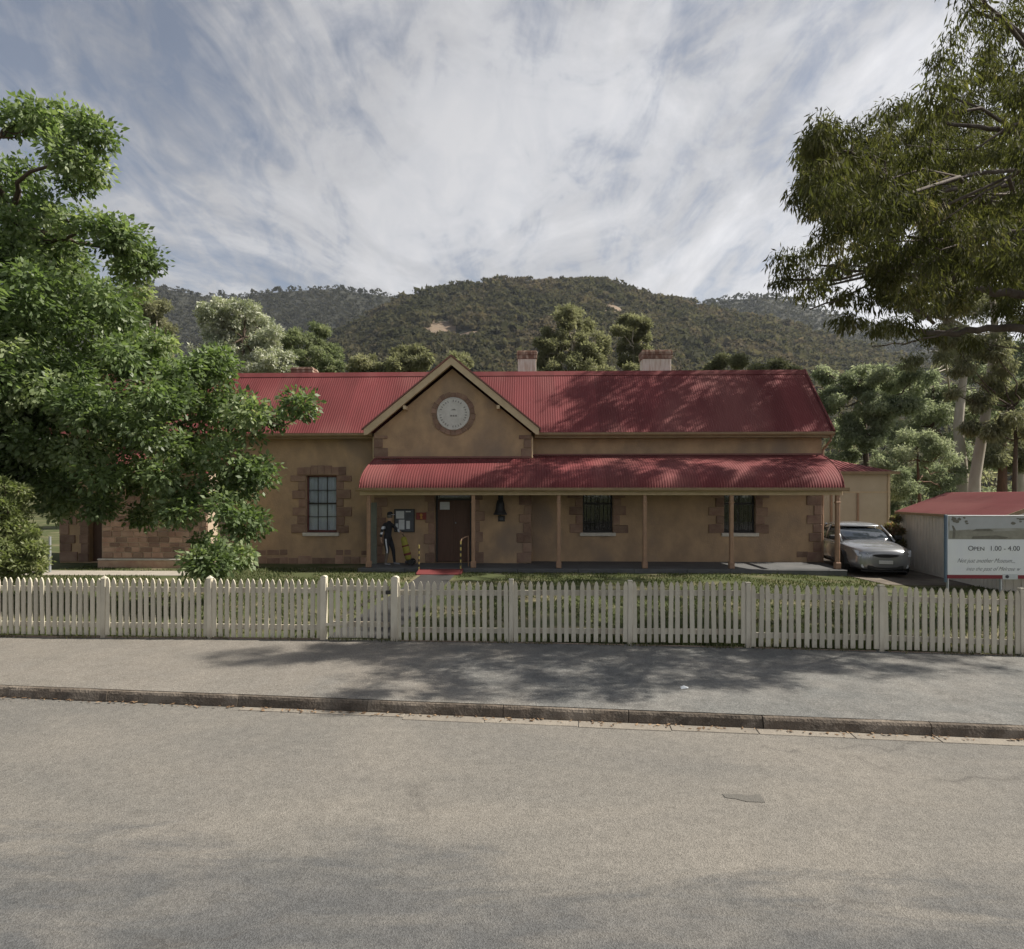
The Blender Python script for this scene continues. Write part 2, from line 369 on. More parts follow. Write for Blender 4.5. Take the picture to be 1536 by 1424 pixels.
def road_material():
    m = bpy.data.materials.new('worn_sprayed_seal'); m.use_nodes = True
    n, l = m.node_tree.nodes, m.node_tree.links; b = n['Principled BSDF']; b.inputs['Roughness'].default_value = 0.9; b.inputs['Specular IOR Level'].default_value = 0.25
    t = N(n, 'ShaderNodeTexCoord')
    def nz(scale, det=6, st=(1, 1, 1), ds=0.0, ro=0.6):
        mp = N(n, 'ShaderNodeMapping'); l.new(t.outputs['Object'], mp.inputs[0]); mp.inputs['Scale'].default_value = st
        a = N(n, 'ShaderNodeTexNoise'); l.new(mp.outputs[0], a.inputs['Vector']); a.inputs['Scale'].default_value = scale; a.inputs['Detail'].default_value = det; a.inputs['Distortion'].default_value = ds; a.inputs['Roughness'].default_value = ro
        return a.outputs['Fac']
    vo = N(n, 'ShaderNodeTexVoronoi'); l.new(t.outputs['Object'], vo.inputs['Vector']); vo.inputs['Scale'].default_value = 120
    chips = ramp(n, l, N_sep(n, l, vo.outputs['Color']), [(0.0, 0.74), (0.5, 1.0), (1.0, 1.24)])
    base = mixrgb(n, l, ramp(n, l, nz(0.5, 6, (0.6, 1, 1), 0.5), [(0.38, 0.0), (0.64, 1.0)]), (0.188, 0.174, 0.153), (0.142, 0.136, 0.125))
    # worn dark bitumen in the wheel tracks, ragged edge; also paints in lens vignetting
    s = N(n, 'ShaderNodeSeparateXYZ'); l.new(t.outputs['Object'], s.inputs[0])
    dist = math_node(n, l, 'SUBTRACT', s.outputs[1], math_node(n, l, 'MULTIPLY', s.outputs[0], KS))
    edge = math_node(n, l, 'ADD', dist, math_node(n, l, 'MULTIPLY', math_node(n, l, 'SUBTRACT', nz(1.5, 9, (0.35, 1.3, 1), 0.8, 0.7), 0.5), 2.4))
    band = ramp(n, l, math_node(n, l, 'DIVIDE', edge, 8.0), [(0.02, 0.5), (0.10, 0.7), (0.40, 1.0), (0.475, 0.8), (0.525, 0.0)])
    patch = math_node(n, l, 'MULTIPLY', band, ramp(n, l, nz(3.0, 8, (0.35, 1.2, 1), 0.8), [(0.36, 0.50), (0.58, 1.0)]))
    col = mixrgb(n, l, patch, base, (0.088, 0.090, 0.091))
    streaks = ramp(n, l, nz(1.1, 7, (0.25, 2.2, 1), 1.2), [(0.60, 0.0), (0.74, 0.5)])
    col = mixrgb(n, l, streaks, col, (0.17, 0.155, 0.135))
    wob = N(n, 'ShaderNodeVectorMath', operation='MULTIPLY_ADD')
    wn2 = N(n, 'ShaderNodeTexNoise'); l.new(t.outputs['Object'], wn2.inputs['Vector']); wn2.inputs['Scale'].default_value = 1.6; wn2.inputs['Detail'].default_value = 8
    l.new(wn2.outputs['Color'], wob.inputs[0]); wob.inputs[1].default_value = (0.9, 0.9, 0); l.new(t.outputs['Object'], wob.inputs[2])
    mpc = N(n, 'ShaderNodeMapping'); l.new(wob.outputs[0], mpc.inputs[0]); mpc.inputs['Scale'].default_value = (0.22, 0.42, 1)
    vc_ = N(n, 'ShaderNodeTexVoronoi', feature='DISTANCE_TO_EDGE'); l.new(mpc.outputs[0], vc_.inputs['Vector']); vc_.inputs['Scale'].default_value = 1.0
    crack = math_node(n, l, 'MULTIPLY', ramp(n, l, vc_.outputs['Distance'], [(0.0, 1.0), (0.010, 0.0)]), ramp(n, l, nz(0.8, 4), [(0.50, 0.0), (0.62, 0.55)]))
    col = mixrgb(n, l, crack, col, (0.07, 0.065, 0.06))
    grit = ramp(n, l, nz(9, 8, ro=0.75), [(0.30, 0.82), (0.70, 1.16)])
    col = mixrgb(n, l, 1.0, col, grit, 'MULTIPLY')
    col = mixrgb(n, l, 1.0, col, chips, 'MULTIPLY')
    l.new(col, b.inputs['Base Color'])
    bp = N(n, 'ShaderNodeBump'); bp.inputs['Strength'].default_value = 0.45; bp.inputs['Distance'].default_value = 0.008
    l.new(vo.outputs['Distance'], bp.inputs['Height']); l.new(bp.outputs[0], b.inputs['Normal'])
    return m
def N_sep(n, l, colour):
    s = N(n, 'ShaderNodeSeparateColor'); l.new(colour, s.inputs[0]); return s.outputs[0]
def footpath_material():
    m = bpy.data.materials.new('grey_footpath_asphalt'); m.use_nodes = True
    n, l = m.node_tree.nodes, m.node_tree.links; b = n['Principled BSDF']; b.inputs['Roughness'].default_value = 0.92; b.inputs['Specular IOR Level'].default_value = 0.2
    t = N(n, 'ShaderNodeTexCoord')
    vo = N(n, 'ShaderNodeTexVoronoi'); l.new(t.outputs['Object'], vo.inputs['Vector']); vo.inputs['Scale'].default_value = 85
    chips = ramp(n, l, N_sep(n, l, vo.outputs['Color']), [(0.0, 0.70), (0.93, 1.12), (1.0, 1.35)])
    a = N(n, 'ShaderNodeTexNoise'); l.new(t.outputs['Object'], a.inputs['Vector']); a.inputs['Scale'].default_value = 1.3; a.inputs['Detail'].default_value = 8
    g = mixrgb(n, l, ramp(n, l, a.outputs['Fac'], [(0.36, 0.0), (0.66, 1.0)]), (0.142, 0.143, 0.138), (0.178, 0.172, 0.160))
    # sandy dust towards the left end
    s = N(n, 'ShaderNodeSeparateXYZ'); l.new(t.outputs['Object'], s.inputs[0])
    w = N(n, 'ShaderNodeTexNoise'); l.new(t.outputs['Object'], w.inputs['Vector']); w.inputs['Scale'].default_value = 0.7; w.inputs['Detail'].default_value = 6
    f = math_node(n, l, 'ADD', math_node(n, l, 'MULTIPLY', s.outputs[0], -0.16), math_node(n, l, 'MULTIPLY', w.outputs['Fac'], 1.4))
    dust = ramp(n, l, f, [(0.0, 0.0), (1.45 / 2, 0.0), (1.0, 0.45)])
    g3 = N(n, 'ShaderNodeTexNoise'); l.new(t.outputs['Object'], g3.inputs['Vector']); g3.inputs['Scale'].default_value = 5; g3.inputs['Detail'].default_value = 9; g3.inputs['Roughness'].default_value = 0.72
    g = mixrgb(n, l, 1.0, g, ramp(n, l, g3.outputs['Fac'], [(0.32, 0.78), (0.68, 1.2)]), 'MULTIPLY')
    col = mixrgb(n, l, dust, g, (0.225, 0.195, 0.160))
    col = mixrgb(n, l, 1.0, col, chips, 'MULTIPLY')
    l.new(col, b.inputs['Base Color'])
    bp = N(n, 'ShaderNodeBump'); bp.inputs['Strength'].default_value = 0.35; bp.inputs['Distance'].default_value = 0.008
    l.new(vo.outputs['Distance'], bp.inputs['Height']); l.new(bp.outputs[0], b.inputs['Normal'])
    return m
xs2 = np.concatenate([[-2500, -400, -80], np.linspace(-30, 30, 41), [80, 400, 2500]])
rows = [-14.0, -8, -4, -2, 0]
V = np.array([[(x, 6.72 + KS * max(-40, min(40, x)) + o, -0.0005 * abs(o)) for x in xs2] for o in rows])
tag(link('road', grid_mesh('road', V, road_material())), kind='structure')
V = np.array([[(x, (1 - t) * (kerb_y(x) + 0.045 + 0.012 * noise.noise((x * 2.3, 0, 5))) + t * (fence_y(x) + 0.04), (1 - t) * 0.1355 + t * (zf(max(-12, min(12, x))) + 0.012) + 0.012 * noise.noise((x * 0.7, t * 3, 0)) * t * (1 - t) * 4) for x in np.linspace(-34, 34, 120)] for t in np.linspace(0, 1, 12)])
tag(link('footpath', grid_mesh('footpath', V, footpath_material())), kind='structure')

# kerb: dressed stones with open joints; pale gutter slabs at its foot
KRZ = math.atan(KS)
kerb = tag(empty('kerb', (0, 6.72, 0), KRZ), kind='structure')
x = -24.0; rr = random.Random(3)
while x < 24:
    L = rr.uniform(1.15, 1.75)
    bm = bmesh.new(); nx = 14
    prof = [(0.0, -0.1), (-0.012, 0.02), (0.0, 0.095), (0.014, 0.122), (0.05, 0.131), (0.145, 0.129)]
    ringz = []
    for i in range(nx + 1):
        xx = x + 0.004 + (L - 0.008) * i / nx
        ringz.append([bm.verts.new((xx, p[0] + 0.011 * noise.noise((xx * 6, p[1] * 30, k * 7.0)), p[1] + (0.007 * noise.noise((xx * 5, 3, k * 3.0)) if k > 1 else 0))) for k, p in enumerate(prof)])
    for i in range(nx):
        for k in range(len(prof) - 1):
            bm.faces.new((ringz[i][k], ringz[i + 1][k], ringz[i + 1][k + 1], ringz[i][k + 1]))
    bm.faces.new(ringz[0]); bm.faces.new(ringz[-1][::-1])
    bmesh.ops.recalc_face_normals(bm, faces=bm.faces[:])
    me = bpy.data.meshes.new('kerb_stone'); bm.to_mesh(me); bm.free(); me.materials.append(M['kerb'])
    o = link('kerb_stone', me, kerb); o.location.y = rr.uniform(-0.008, 0.008)
    x += L
x = -3.2
while x < 24:
    L = rr.uniform(0.8, 1.1)
    w = 0.17 if x > -1.5 else 0.10
    MB().cbox((x + 0.004, -w + rr.uniform(-0.012, 0.012), -0.06), (x + L - 0.004, -0.012, 0.008 + rr.uniform(-0.001, 0.001)), 0.004).build('gutter_slab', M['gutterslab'], kerb)
    x += L
# leaf litter along the foot of the kerb
nl = 420
lx = RNG.uniform(-9, 9, nl); ly = 6.72 + KS * lx - 0.02 - np.abs(RNG.normal(0, 0.05, nl)); lz = RNG.uniform(0.012, 0.022, nl)
ang = RNG.uniform(0, 6.28, nl); sz = RNG.uniform(0.012, 0.035, nl)
c, s_ = np.cos(ang), np.sin(ang)
A = np.stack([c, s_, RNG.uniform(-.2, .3, nl)], 1) * sz[:, None]; B = np.stack([-s_, c, RNG.uniform(-.2, .3, nl)], 1) * sz[:, None] * 0.45
Pn = np.stack([lx, ly, lz], 1)
vv = np.stack([Pn - A, Pn - B, Pn + A, Pn + B], 1).reshape(-1, 3)
litter_m = leaf_mat('dry_leaf_litter', [(0, (0.10, 0.06, 0.035)), (0.6, (0.22, 0.14, 0.08)), (1, (0.34, 0.24, 0.15))], 0.8, 0.1)
tag(link('leaf_litter', quads_mesh('leaf_litter', vv, np.arange(nl * 4).reshape(-1, 4), litter_m, attr=RNG.uniform(0, 1, nl))), 'dry fallen leaves along the foot of the kerb', 'leaf litter', kind='stuff')
# paper scrap on the footpath
q = Vector(((1027 - CX) / F * 7.35, 7.35, 0.137))
MB().add([(-.05, -.03, 0), (.03, -.045, .012), (.055, .02, .004), (0, .045, .02), (-.045, .03, .006), (0, 0, .022)], [(0, 1, 5), (1, 2, 5), (2, 3, 5), (3, 4, 5), (4, 0, 5)]).build('paper_scrap', M['paper'])
tag(bpy.data.objects['paper_scrap'], 'small crumpled white paper scrap on the footpath near the kerb', 'litter').location = q
# repaired patch and two small stains in the road
pt = [P(px, py, 2250 / (py - YH)) for px, py in ((1083, 1191), (1112, 1192), (1118, 1194), (1140, 1192), (1148, 1204), (1120, 1203), (1104, 1199), (1088, 1197))]
MB().add([(p.x, p.y, 0.003) for p in pt], [tuple(range(len(pt)))]).build('road_patch', mat('patched_bitumen', (0.125, 0.118, 0.105), (0.105, 0.10, 0.09), 30, 0.9, 0.4, 90))
tag(bpy.data.objects['road_patch'], kind='structure')

# garden paths, drive
def strip(name, pts, w, m, z=0.012):
    V = []
    for i, p in enumerate(pts):
        a = Vector(pts[max(0, i - 1)]); b_ = Vector(pts[min(len(pts) - 1, i + 1)]); d = (b_ - a).normalized(); nrm = Vector((-d.y, d.x))
        V.append([(p[0] + nrm.x * w * s, p[1] + nrm.y * w * s, lawn_z(p[0], p[1]) + z) for s in (0.5, 0.25, 0, -0.25, -0.5)])
    return tag(link(name, grid_mesh(name, np.array(V), m)), kind='structure')
gx = (535 - CX) / F * 9.75
strip('garden_path', [(gx + t * (-2.3 - gx) , 9.85 + t * (18.9 - 9.85)) for t in np.linspace(0, 1, 16)], 1.05, M['darkpath'])
strip('side_path', [(x_, 18.75 - 0.03 * x_) for x_ in np.linspace(-17.5, -9.9, 14)], 1.1, M['concrete'])
dv = np.array([[(x_, y_, lawn_z(x_, y_) + 0.014) for x_ in np.linspace(10.9 - 0.05 * (y_ - 14.5), 16.0, 9)] for y_ in np.linspace(17.2, 40, 30)])
tag(link('driveway', grid_mesh('driveway', dv, M['driveway'])), kind='structure')

# lawn grass blades
grass_m = leaf_mat('lawn_blades', [(0.0, (0.048, 0.064, 0.022)), (0.5, (0.082, 0.096, 0.040)), (0.8, (0.14, 0.13, 0.068)), (1.0, (0.21, 0.18, 0.11))], 0.7, 0.25, 0.2)
nb = 85000
gxs = RNG.uniform(-15, 14, nb); go = RNG.power(0.8, nb) * 10.4 + 0.06
gys = 9.53 + FS * gxs + go
gz = np.array([lawn_z(a, b_) for a, b_ in zip(gxs, gys)])
patchy = np.array([noise.noise((a * 0.8, b_ * 0.8, 0.3)) for a, b_ in zip(gxs, gys)])
keep = (patchy > -0.28) & ~((gxs > 10.6) & (gys > 17.0)) & ~((np.abs(gxs - (gx + (gys - 9.85) / 9.05 * (-2.3 - gx))) < 0.62)) & ~((gxs < -9.9) & (np.abs(gys - (18.75 - 0.03 * gxs)) < 0.6))
gxs, gys, gz, go, patchy = gxs[keep], gys[keep], gz[keep], go[keep], patchy[keep]; nb = len(gxs)
ht = RNG.uniform(0.025, 0.075, nb) * (1 + 1.6 * (go < 0.35)); wd = RNG.uniform(0.006, 0.013, nb) * 1.6
ang = RNG.uniform(0, 6.28, nb); lean = RNG.uniform(-.5, .5, (nb, 2)) * ht[:, None]
b0 = np.stack([gxs, gys, gz], 1); side = np.stack([np.cos(ang) * wd, np.sin(ang) * wd, 0 * wd], 1)
top = b0 + np.stack([lean[:, 0], lean[:, 1], ht], 1)
vv = np.stack([b0 - side, b0 + side, top], 1).reshape(-1, 3)
tag(link('lawn_grass', quads_mesh('lawn_grass', vv, np.arange(nb * 3).reshape(-1, 3), grass_m, attr=np.clip(RNG.normal(0.42, 0.22, nb) - patchy * 0.4, 0, 1))), 'patchy short green lawn grass behind the picket fence', 'grass', kind='stuff')

# ------------------------------------------------------------------ picket fence and gate
FRZ = math.atan(FS)
def fx(px, dy=0.0):
    k = (px - CX) / F
    return k * (9.53 + dy) / (1 - FS * k)
def local_x(px): return fx(px) / math.cos(FRZ)
picket_L, picket_w = 0.955, 0.068
hw = picket_w / 2
PICK = MB().prism([(-hw, 0), (hw, 0), (hw, picket_L - 0.085), (hw * 0.62, picket_L - 0.032), (0, picket_L), (-hw * 0.62, picket_L - 0.032), (-hw, picket_L - 0.085)], 'y', -0.011, 0.011).mesh('picket', M['picket'])
def post_mesh(hh, w, style):
    mb = MB(); a = w / 2
    mb.cbox((-a, -a, -0.1), (a, a, hh), 0.006)
    if style == 'peak': mb.add([(-a - .006, -a - .006, hh + .001), (a + .006, -a - .006, hh + .001), (a + .006, a + .006, hh + .001), (-a - .006, a + .006, hh + .001), (0, 0, hh + .05)], [(0, 3, 2, 1), (0, 1, 4), (1, 2, 4), (2, 3, 4), (3, 0, 4)])
    elif style == 'round': mb.prism([(a * 1.02 * math.cos(t), hh + 0.001 + a * 0.75 * math.sin(t)) for t in np.linspace(0, math.pi, 9)], 'y', -a + .004, a - .004)
    else: mb.cbox((-a - .004, -a - .004, hh + .001), (a + .004, a + .004, hh + .022), 0.006)
    return mb.mesh('post', M['picket'])
POSTM = {('peak', .1): post_mesh(0.962, .078, 'peak'), ('flat', .1): post_mesh(0.958, .072, 'flat'), ('round', .13): post_mesh(0.965, .115, 'round'), ('tall', .12): post_mesh(0.975, .095, 'round')}
fr = random.Random(5)
def fence_bay(root, xa, xb, dz0, dz1, ox):
    """pickets and rails between two posts at local x = xa, xb"""
    n_ = max(2, round((xb - xa - 0.10) / 0.1095)); st = (xb - xa) / (n_ + 0.35)
    for i in range(n_):
        lx_ = xa + st * (i + 0.675); wx = lx_ * math.cos(FRZ); t = i / max(1, n_ - 1)
        o = link('picket', PICK, root)
        o.location = (lx_ - ox + fr.uniform(-.004, .004), fr.uniform(-.003, .003), zf(wx) + 0.035 + dz0 * (1 - t) + dz1 * t + fr.uniform(-.006, .006))
        o.rotation_euler = (fr.uniform(-.012, .012), fr.gauss(0, .009), fr.uniform(-.04, .04))
    for zc in (0.20, 0.80):
        za, zb_ = zf(xa * math.cos(FRZ)) + zc + dz0, zf(xb * math.cos(FRZ)) + zc + dz1
        mb = MB(); a, b_ = xa - ox, xb - ox
        mb.add([(a, .014, za - .04), (b_, .014, zb_ - .04), (b_, .055, zb_ - .04), (a, .055, za - .04), (a, .014, za + .04), (b_, .014, zb_ + .04), (b_, .055, zb_ + .04), (a, .055, za + .04)],
               [(0, 3, 2, 1), (4, 5, 6, 7), (0, 1, 5, 4), (1, 2, 6, 5), (2, 3, 7, 6), (3, 0, 4, 7)])
        mb.build('rail', M['picket'], root)
def fence_post(root, lx_, key, ox, dz=0.0):
    o = link('post', POSTM[key], root); wx = lx_ * math.cos(FRZ)
    o.location = (lx_ - ox, 0.012, zf(wx) + 0.04 + dz); o.rotation_euler = (0, fr.uniform(-.01, .01), fr.uniform(-.03, .03))
def fence(label, pxs, keys, dzs, group=None, extra=()):
    lxs = [local_x(p) if not isinstance(p, tuple) else p[0] for p in pxs]
    ox = lxs[0]
    root = tag(empty('picket_fence', (ox * math.cos(FRZ), 9.53 + ox * math.sin(FRZ), 0), FRZ), label, 'fence', group)
    for i in range(len(lxs) - 1):
        fence_bay(root, lxs[i], lxs[i + 1], dzs[i][0], dzs[i][1], ox)
    for lx_, k in zip(lxs, keys):
        if k: fence_post(root, lx_, k, ox)
    return root, lxs, ox
fl, lxl, oxl = fence('white picket fence to the left of the gate, with a plinth board at its foot', [(-14.6,), (-12.8,), (-11.0,), -160, -8, 155, 315, 485], [('peak', .1)] * 7 + [('tall', .12)], [(0.02, 0.02), (0.02, 0.02), (0.02, 0.02), (0.02, 0.02), (0.025, 0.02), (0.02, 0.005), (0.005, 0.0)])
for a, b_ in zip(lxl[:-1], lxl[1:]):
    za, zb_ = zf(a), zf(b_)
    MB().add([(a - oxl + .05, -.03, za - .05), (b_ - oxl - .05, -.03, zb_ - .05), (b_ - oxl - .05, .0, zb_ - .05), (a - oxl + .05, .0, za - .05), (a - oxl + .05, -.03, za + .035), (b_ - oxl - .05, -.03, zb_ + .035), (b_ - oxl - .05, .0, zb_ + .035), (a - oxl + .05, 0, za + .035)],
             [(0, 3, 2, 1), (4, 5, 6, 7), (0, 1, 5, 4), (1, 2, 6, 5), (2, 3, 7, 6), (3, 0, 4, 7)]).build('plinth_board', M['plinth'], fl)
fr_root, lxr, oxr = fence('long white picket fence to the right of the gate, stepping down with the slope', [592, 767, 945, 1122, 1322, 1534, 1750], [('round', .13), ('flat', .1), ('flat', .1), ('flat', .1), ('flat', .1), ('flat', .1), ('flat', .1)],
                          [(-.02, -.01), (-.005, .015), (.02, .045), (0.0, 0.01), (0.01, -0.005), (-.005, -.01)])
for a, b_ in zip(lxr[:-1], lxr[1:]):
    za, zb_ = zf(a), zf(b_)
    MB().add([(a - oxr + .09, -.035, za - .05), (b_ - oxr - .09, -.035, zb_ - .05), (b_ - oxr - .09, .0, zb_ - .05), (a - oxr + .09, .0, za - .05), (a - oxr + .09, -.035, za + .022), (b_ - oxr - .09, -.035, zb_ + .022), (b_ - oxr - .09, .0, zb_ + .022), (a - oxr + .09, 0, za + .022)],
             [(0, 3, 2, 1), (4, 5, 6, 7), (0, 1, 5, 4), (1, 2, 6, 5), (2, 3, 7, 6), (3, 0, 4, 7)]).build('plinth_board', M['plinth'], fr_root)
ga, gb = lxl[-1] + 0.075, lxr[0] - 0.09
gate = tag(empty('picket_gate', (ga * math.cos(FRZ), 9.53 + ga * math.sin(FRZ), 0), FRZ), 'narrow white picket gate between its two posts, opening on the garden path', 'gate')
n_ = 9; st = (gb - ga) / n_
for i in range(n_):
    o = link('picket', PICK, gate); o.location = (st * (i + .5), fr.uniform(-.003, .003), 0.20 + fr.uniform(-.005, .005) - 0.012 * i / n_); o.rotation_euler = (0, fr.uniform(-.008, .008), 0)
zg = 0.165
for zc in (0.24, 0.82): MB().box((0.01, .014, zg + zc - .04), (gb - ga - .01, .05, zg + zc + .04)).build('rail', M['picket'], gate)
MB().add([(0.04, .052, zg + .28), (0.12, .052, zg + .28), (gb - ga - .04, .052, zg + .78), (gb - ga - .12, .052, zg + .78), (0.04, .075, zg + .28), (0.12, .075, zg + .28), (gb - ga - .04, .075, zg + .78), (gb - ga - .12, .075, zg + .78)],
         [(0, 1, 2, 3), (7, 6, 5, 4), (0, 4, 5, 1), (1, 5, 6, 2), (2, 6, 7, 3), (3, 7, 4, 0)]).build('brace', M['picket'], gate)
MB().box((gb - ga - .05, -.03, zg + .74), (gb - ga + .03, -.013, zg + .80)).build('latch', M['iron'], gate)
for zc in (0.24, 0.82): MB().box((-.03, -.025, zg + zc - .02), (.16, -.013, zg + zc + .02)).build('hinge', M['picket'], gate)

nw = 5200
wx = RNG.uniform(-9.5, 9.5, nw); clump = np.array([noise.noise((a * 1.7, 4.0, 0)) for a in wx]); kp = clump > RNG.uniform(-.25, .5, nw); wx = wx[kp]; nw = len(wx)
wy = 9.53 + FS * wx + RNG.normal(-0.035, 0.035, nw); wz = np.array([zf(a) for a in wx]) + .0
hh_ = RNG.uniform(.02, .11, nw); an = RNG.uniform(0, 6.28, nw); w_ = RNG.uniform(.004, .009, nw)
b0 = np.stack([wx, wy, wz], 1); sd_ = np.stack([np.cos(an) * w_, np.sin(an) * w_, 0 * w_], 1); tp0 = b0 + np.stack([RNG.normal(0, .35, nw) * hh_, RNG.normal(0, .35, nw) * hh_, hh_], 1)
tag(link('fence_weeds', quads_mesh('fence_weeds', np.stack([b0 - sd_, b0 + sd_, tp0], 1).reshape(-1, 3), np.arange(nw * 3).reshape(-1, 3), grass_m, attr=np.clip(RNG.normal(.6, .25, nw), 0, 1))), 'thin weeds and dry grass along the foot of the picket fence', 'weeds', kind='stuff')
# ------------------------------------------------------------------ the stone house
HS = -0.03; HRZ = math.atan(HS); HY = 19.6; hc, hs = math.cos(HRZ), math.sin(HRZ)
def ub(px, v):
    k = (px - CX) / F
    return (k * (HY + v * hc) + v * hs) / (hc - k * hs)
def zb(py, u, v): return H + (YH - py) / F * (HY + u * hs + v * hc)
def hw_(u, v, z=0.0): return Vector((u * hc - v * hs, HY + u * hs + v * hc, z))     # house to world
house = tag(empty('stone_house', (0, HY, 0), HRZ), 'long single storey stone house with red iron roof, front gable and verandah', 'house')
VM, VB, VW = 2.0, 1.35, 0.6                 # main wall, gable bay, left wing planes
UL, UR = ub(90, VM), 10.92
BL, BR = ub(561, VB), ub(797, VB); UC = (BL + BR) / 2
ZE, ZR, VE, VR = 4.72, 7.30, 1.62, 3.85
def wall_open(name, u0, u1, z0, z1, v0, v1, ops, m):
    mb = MB(); cur = u0
    for a, b, c, d in sorted(ops):
        mb.box((cur, v0, z0), (a, v1, z1))
        if c > z0 + 0.01: mb.box((a, v0, z0), (b, v1, c))
        mb.box((a, v0, d), (b, v1, z1)); cur = b
    mb.box((cur, v0, z0), (u1, v1, z1))
    return mb.build(name, m, house)
lw = (ub(459, VM), ub(505, VM), 1.14, 3.22)
w1 = (ub(874, VM), ub(919, VM), 1.16, 3.22)
w2 = (ub(1086, VM), ub(1133, VM), 1.16, 3.22)
ld = (ub(134, VM), ub(153, VM), 0.05, 2.1)
dr = (ub(652, VB), ub(707, VB), 0.13, 2.75)
wall_open('wall', UL, BL + 0.02, -0.2, ZE + .05, VM, VM + .4, [ld, lw], M['wall'])
wall_open('wall', BR - 0.02, UR, -0.2, ZE + .05, VM, VM + .4, [w1, w2], M['wall'])
gs = (7.27 - 4.79) / 3.03                    # gable slope
mb = MB(); cur = BL
mb.box((BL, VB, -.2), (dr[0], VM + .4, 4.66)); mb.box((dr[0], VB, dr[3]), (dr[1], VM + .4, 4.66)); mb.box((dr[0], VB, -.2), (dr[1], VM + .4, .125)); mb.box((dr[1], VB, -.2), (BR, VM + .4, 4.66))
mb.prism([(BL, 4.66), (BR, 4.66), (UC, 4.66 + gs * (BR - BL) / 2)], 'y', VB, VB + .35)
mb.build('gable_wall', M['wall'], house)
pent = [(VM + .4, -.2), (5.3, -.2), (5.3, 4.75), (VR, 6.95), (VM + .4, 4.75)]
MB().prism(pent, 'x', UR - .4, UR).build('end_wall', M['wall'], house)
MB().prism(pent, 'x', UL, UL + .4).build('end_wall', M['wall'], house)
MB().box((UL + .4, 5.3, -.2), (UR - .4, 5.7, 4.7)).build('back_wall', M['wall'], house)

def corr(name, prof, c0, c1, axis, m, pitch=0.088, amp=0.005, per=6):
    """corrugated sheet; prof = [(a, z)] up the slope, corrugations repeat along the other axis"""
    pr = [Vector(p) for p in prof]; nr = []
    for i in range(len(pr)):
        t = (pr[min(i + 1, len(pr) - 1)] - pr[max(i - 1, 0)]).normalized(); nr.append(Vector((-t.y, t.x)))
    f0 = c0 if callable(c0) else (lambda a: c0); f1 = c1 if callable(c1) else (lambda a: c1)
    base0, base1 = min(f0(p.x) for p in pr), max(f1(p.x) for p in pr)
    ncol = int((base1 - base0) / pitch * per)
    V = np.zeros((len(pr), ncol + 1, 3))
    for i, (p, n_) in enumerate(zip(pr, nr)):
        c = np.clip(np.linspace(base0, base1, ncol + 1), f0(p.x), f1(p.x))
        w = amp * np.sin(2 * np.pi * c / pitch)
        a = p.x + n_.x * w; z = p.y + n_.y * w
        V[i] = np.stack([c, a, z], 1) if axis == 'u' else np.stack([a, c, z], 1)
    o = link(name, grid_mesh(name, V, m), house)
    return o
def sl(t): return (VE + (VR - VE) * t, ZE + (ZR - ZE) * t)
RL, RR = UL - .2, UR + .23
corr('roof', [sl(0), sl(.5), sl(1)], RL, RR, 'u', M['roof'])
corr('roof', [(2 * VR - p[0], p[1]) for p in (sl(1), sl(.5), sl(0))], RL, RR, 'u', M['roof'], per=4)
mb = MB(); mb.prism([(VR - .17, ZR - .165), (VR - .03, ZR + .03), (VR + .03, ZR + .03), (VR + .17, ZR - .165), (VR + .14, ZR - .165), (VR, ZR + .005), (VR - .14, ZR - .165)], 'x', RL, RR)
mb.build('ridge_capping', M['roof'], house)
for a in (RR, RL - .04):                                             # rolled verge along the two ends
    MB().tube([(a + .02, VE - .02, ZE + .02), (a + .02, VR, ZR + .03), (a + .02, 2 * VR - VE, ZE + .02)], .045, 6).build('verge_roll', M['roof'], house)
# eaves: gutter, fascia, soffit (left and right of the gable)
for a, b in ((RL, BL - .12), (BR + .12, RR)):
    g = MB(); g.prism([(VE - .13, ZE - .02), (VE - .13, ZE - .09), (VE - .10, ZE - .13), (VE - .03, ZE - .13), (VE - .03, ZE - .01), (VE - .045, ZE - .01), (VE - .045, ZE - .115), (VE - .09, ZE - .115), (VE - .112, ZE - .085), (VE - .112, ZE - .02)], 'x', a, b)
    g.build('gutter', M['gutter'], house)
    MB().box((a, VE - .028, ZE - .20), (b, VE + .0, ZE - .03)).build('fascia', M['gutter'], house)
    MB().box((a, VE + .002, ZE - .19), (b, VM - .003, ZE - .165)).build('soffit', M['gutter'], house)
for px in (559.5, 798):                                              # pale downpipes at the corners of the gable
    u = ub(px, VB); MB().tube([(u, VB + .08, 3.80), (u, VB + .08, 4.55)], .032, 7).build('downpipe', M['cream'], house)
MB().tube([(RR - .1, VE - .06, ZE - .12), (RR - .1, VE + .0, ZE - .3), (UR + .05, VM + .0, ZE - .62), (UR + .05, VM + .05, 0.1)], .045, 8).build('downpipe', M['post'], house)

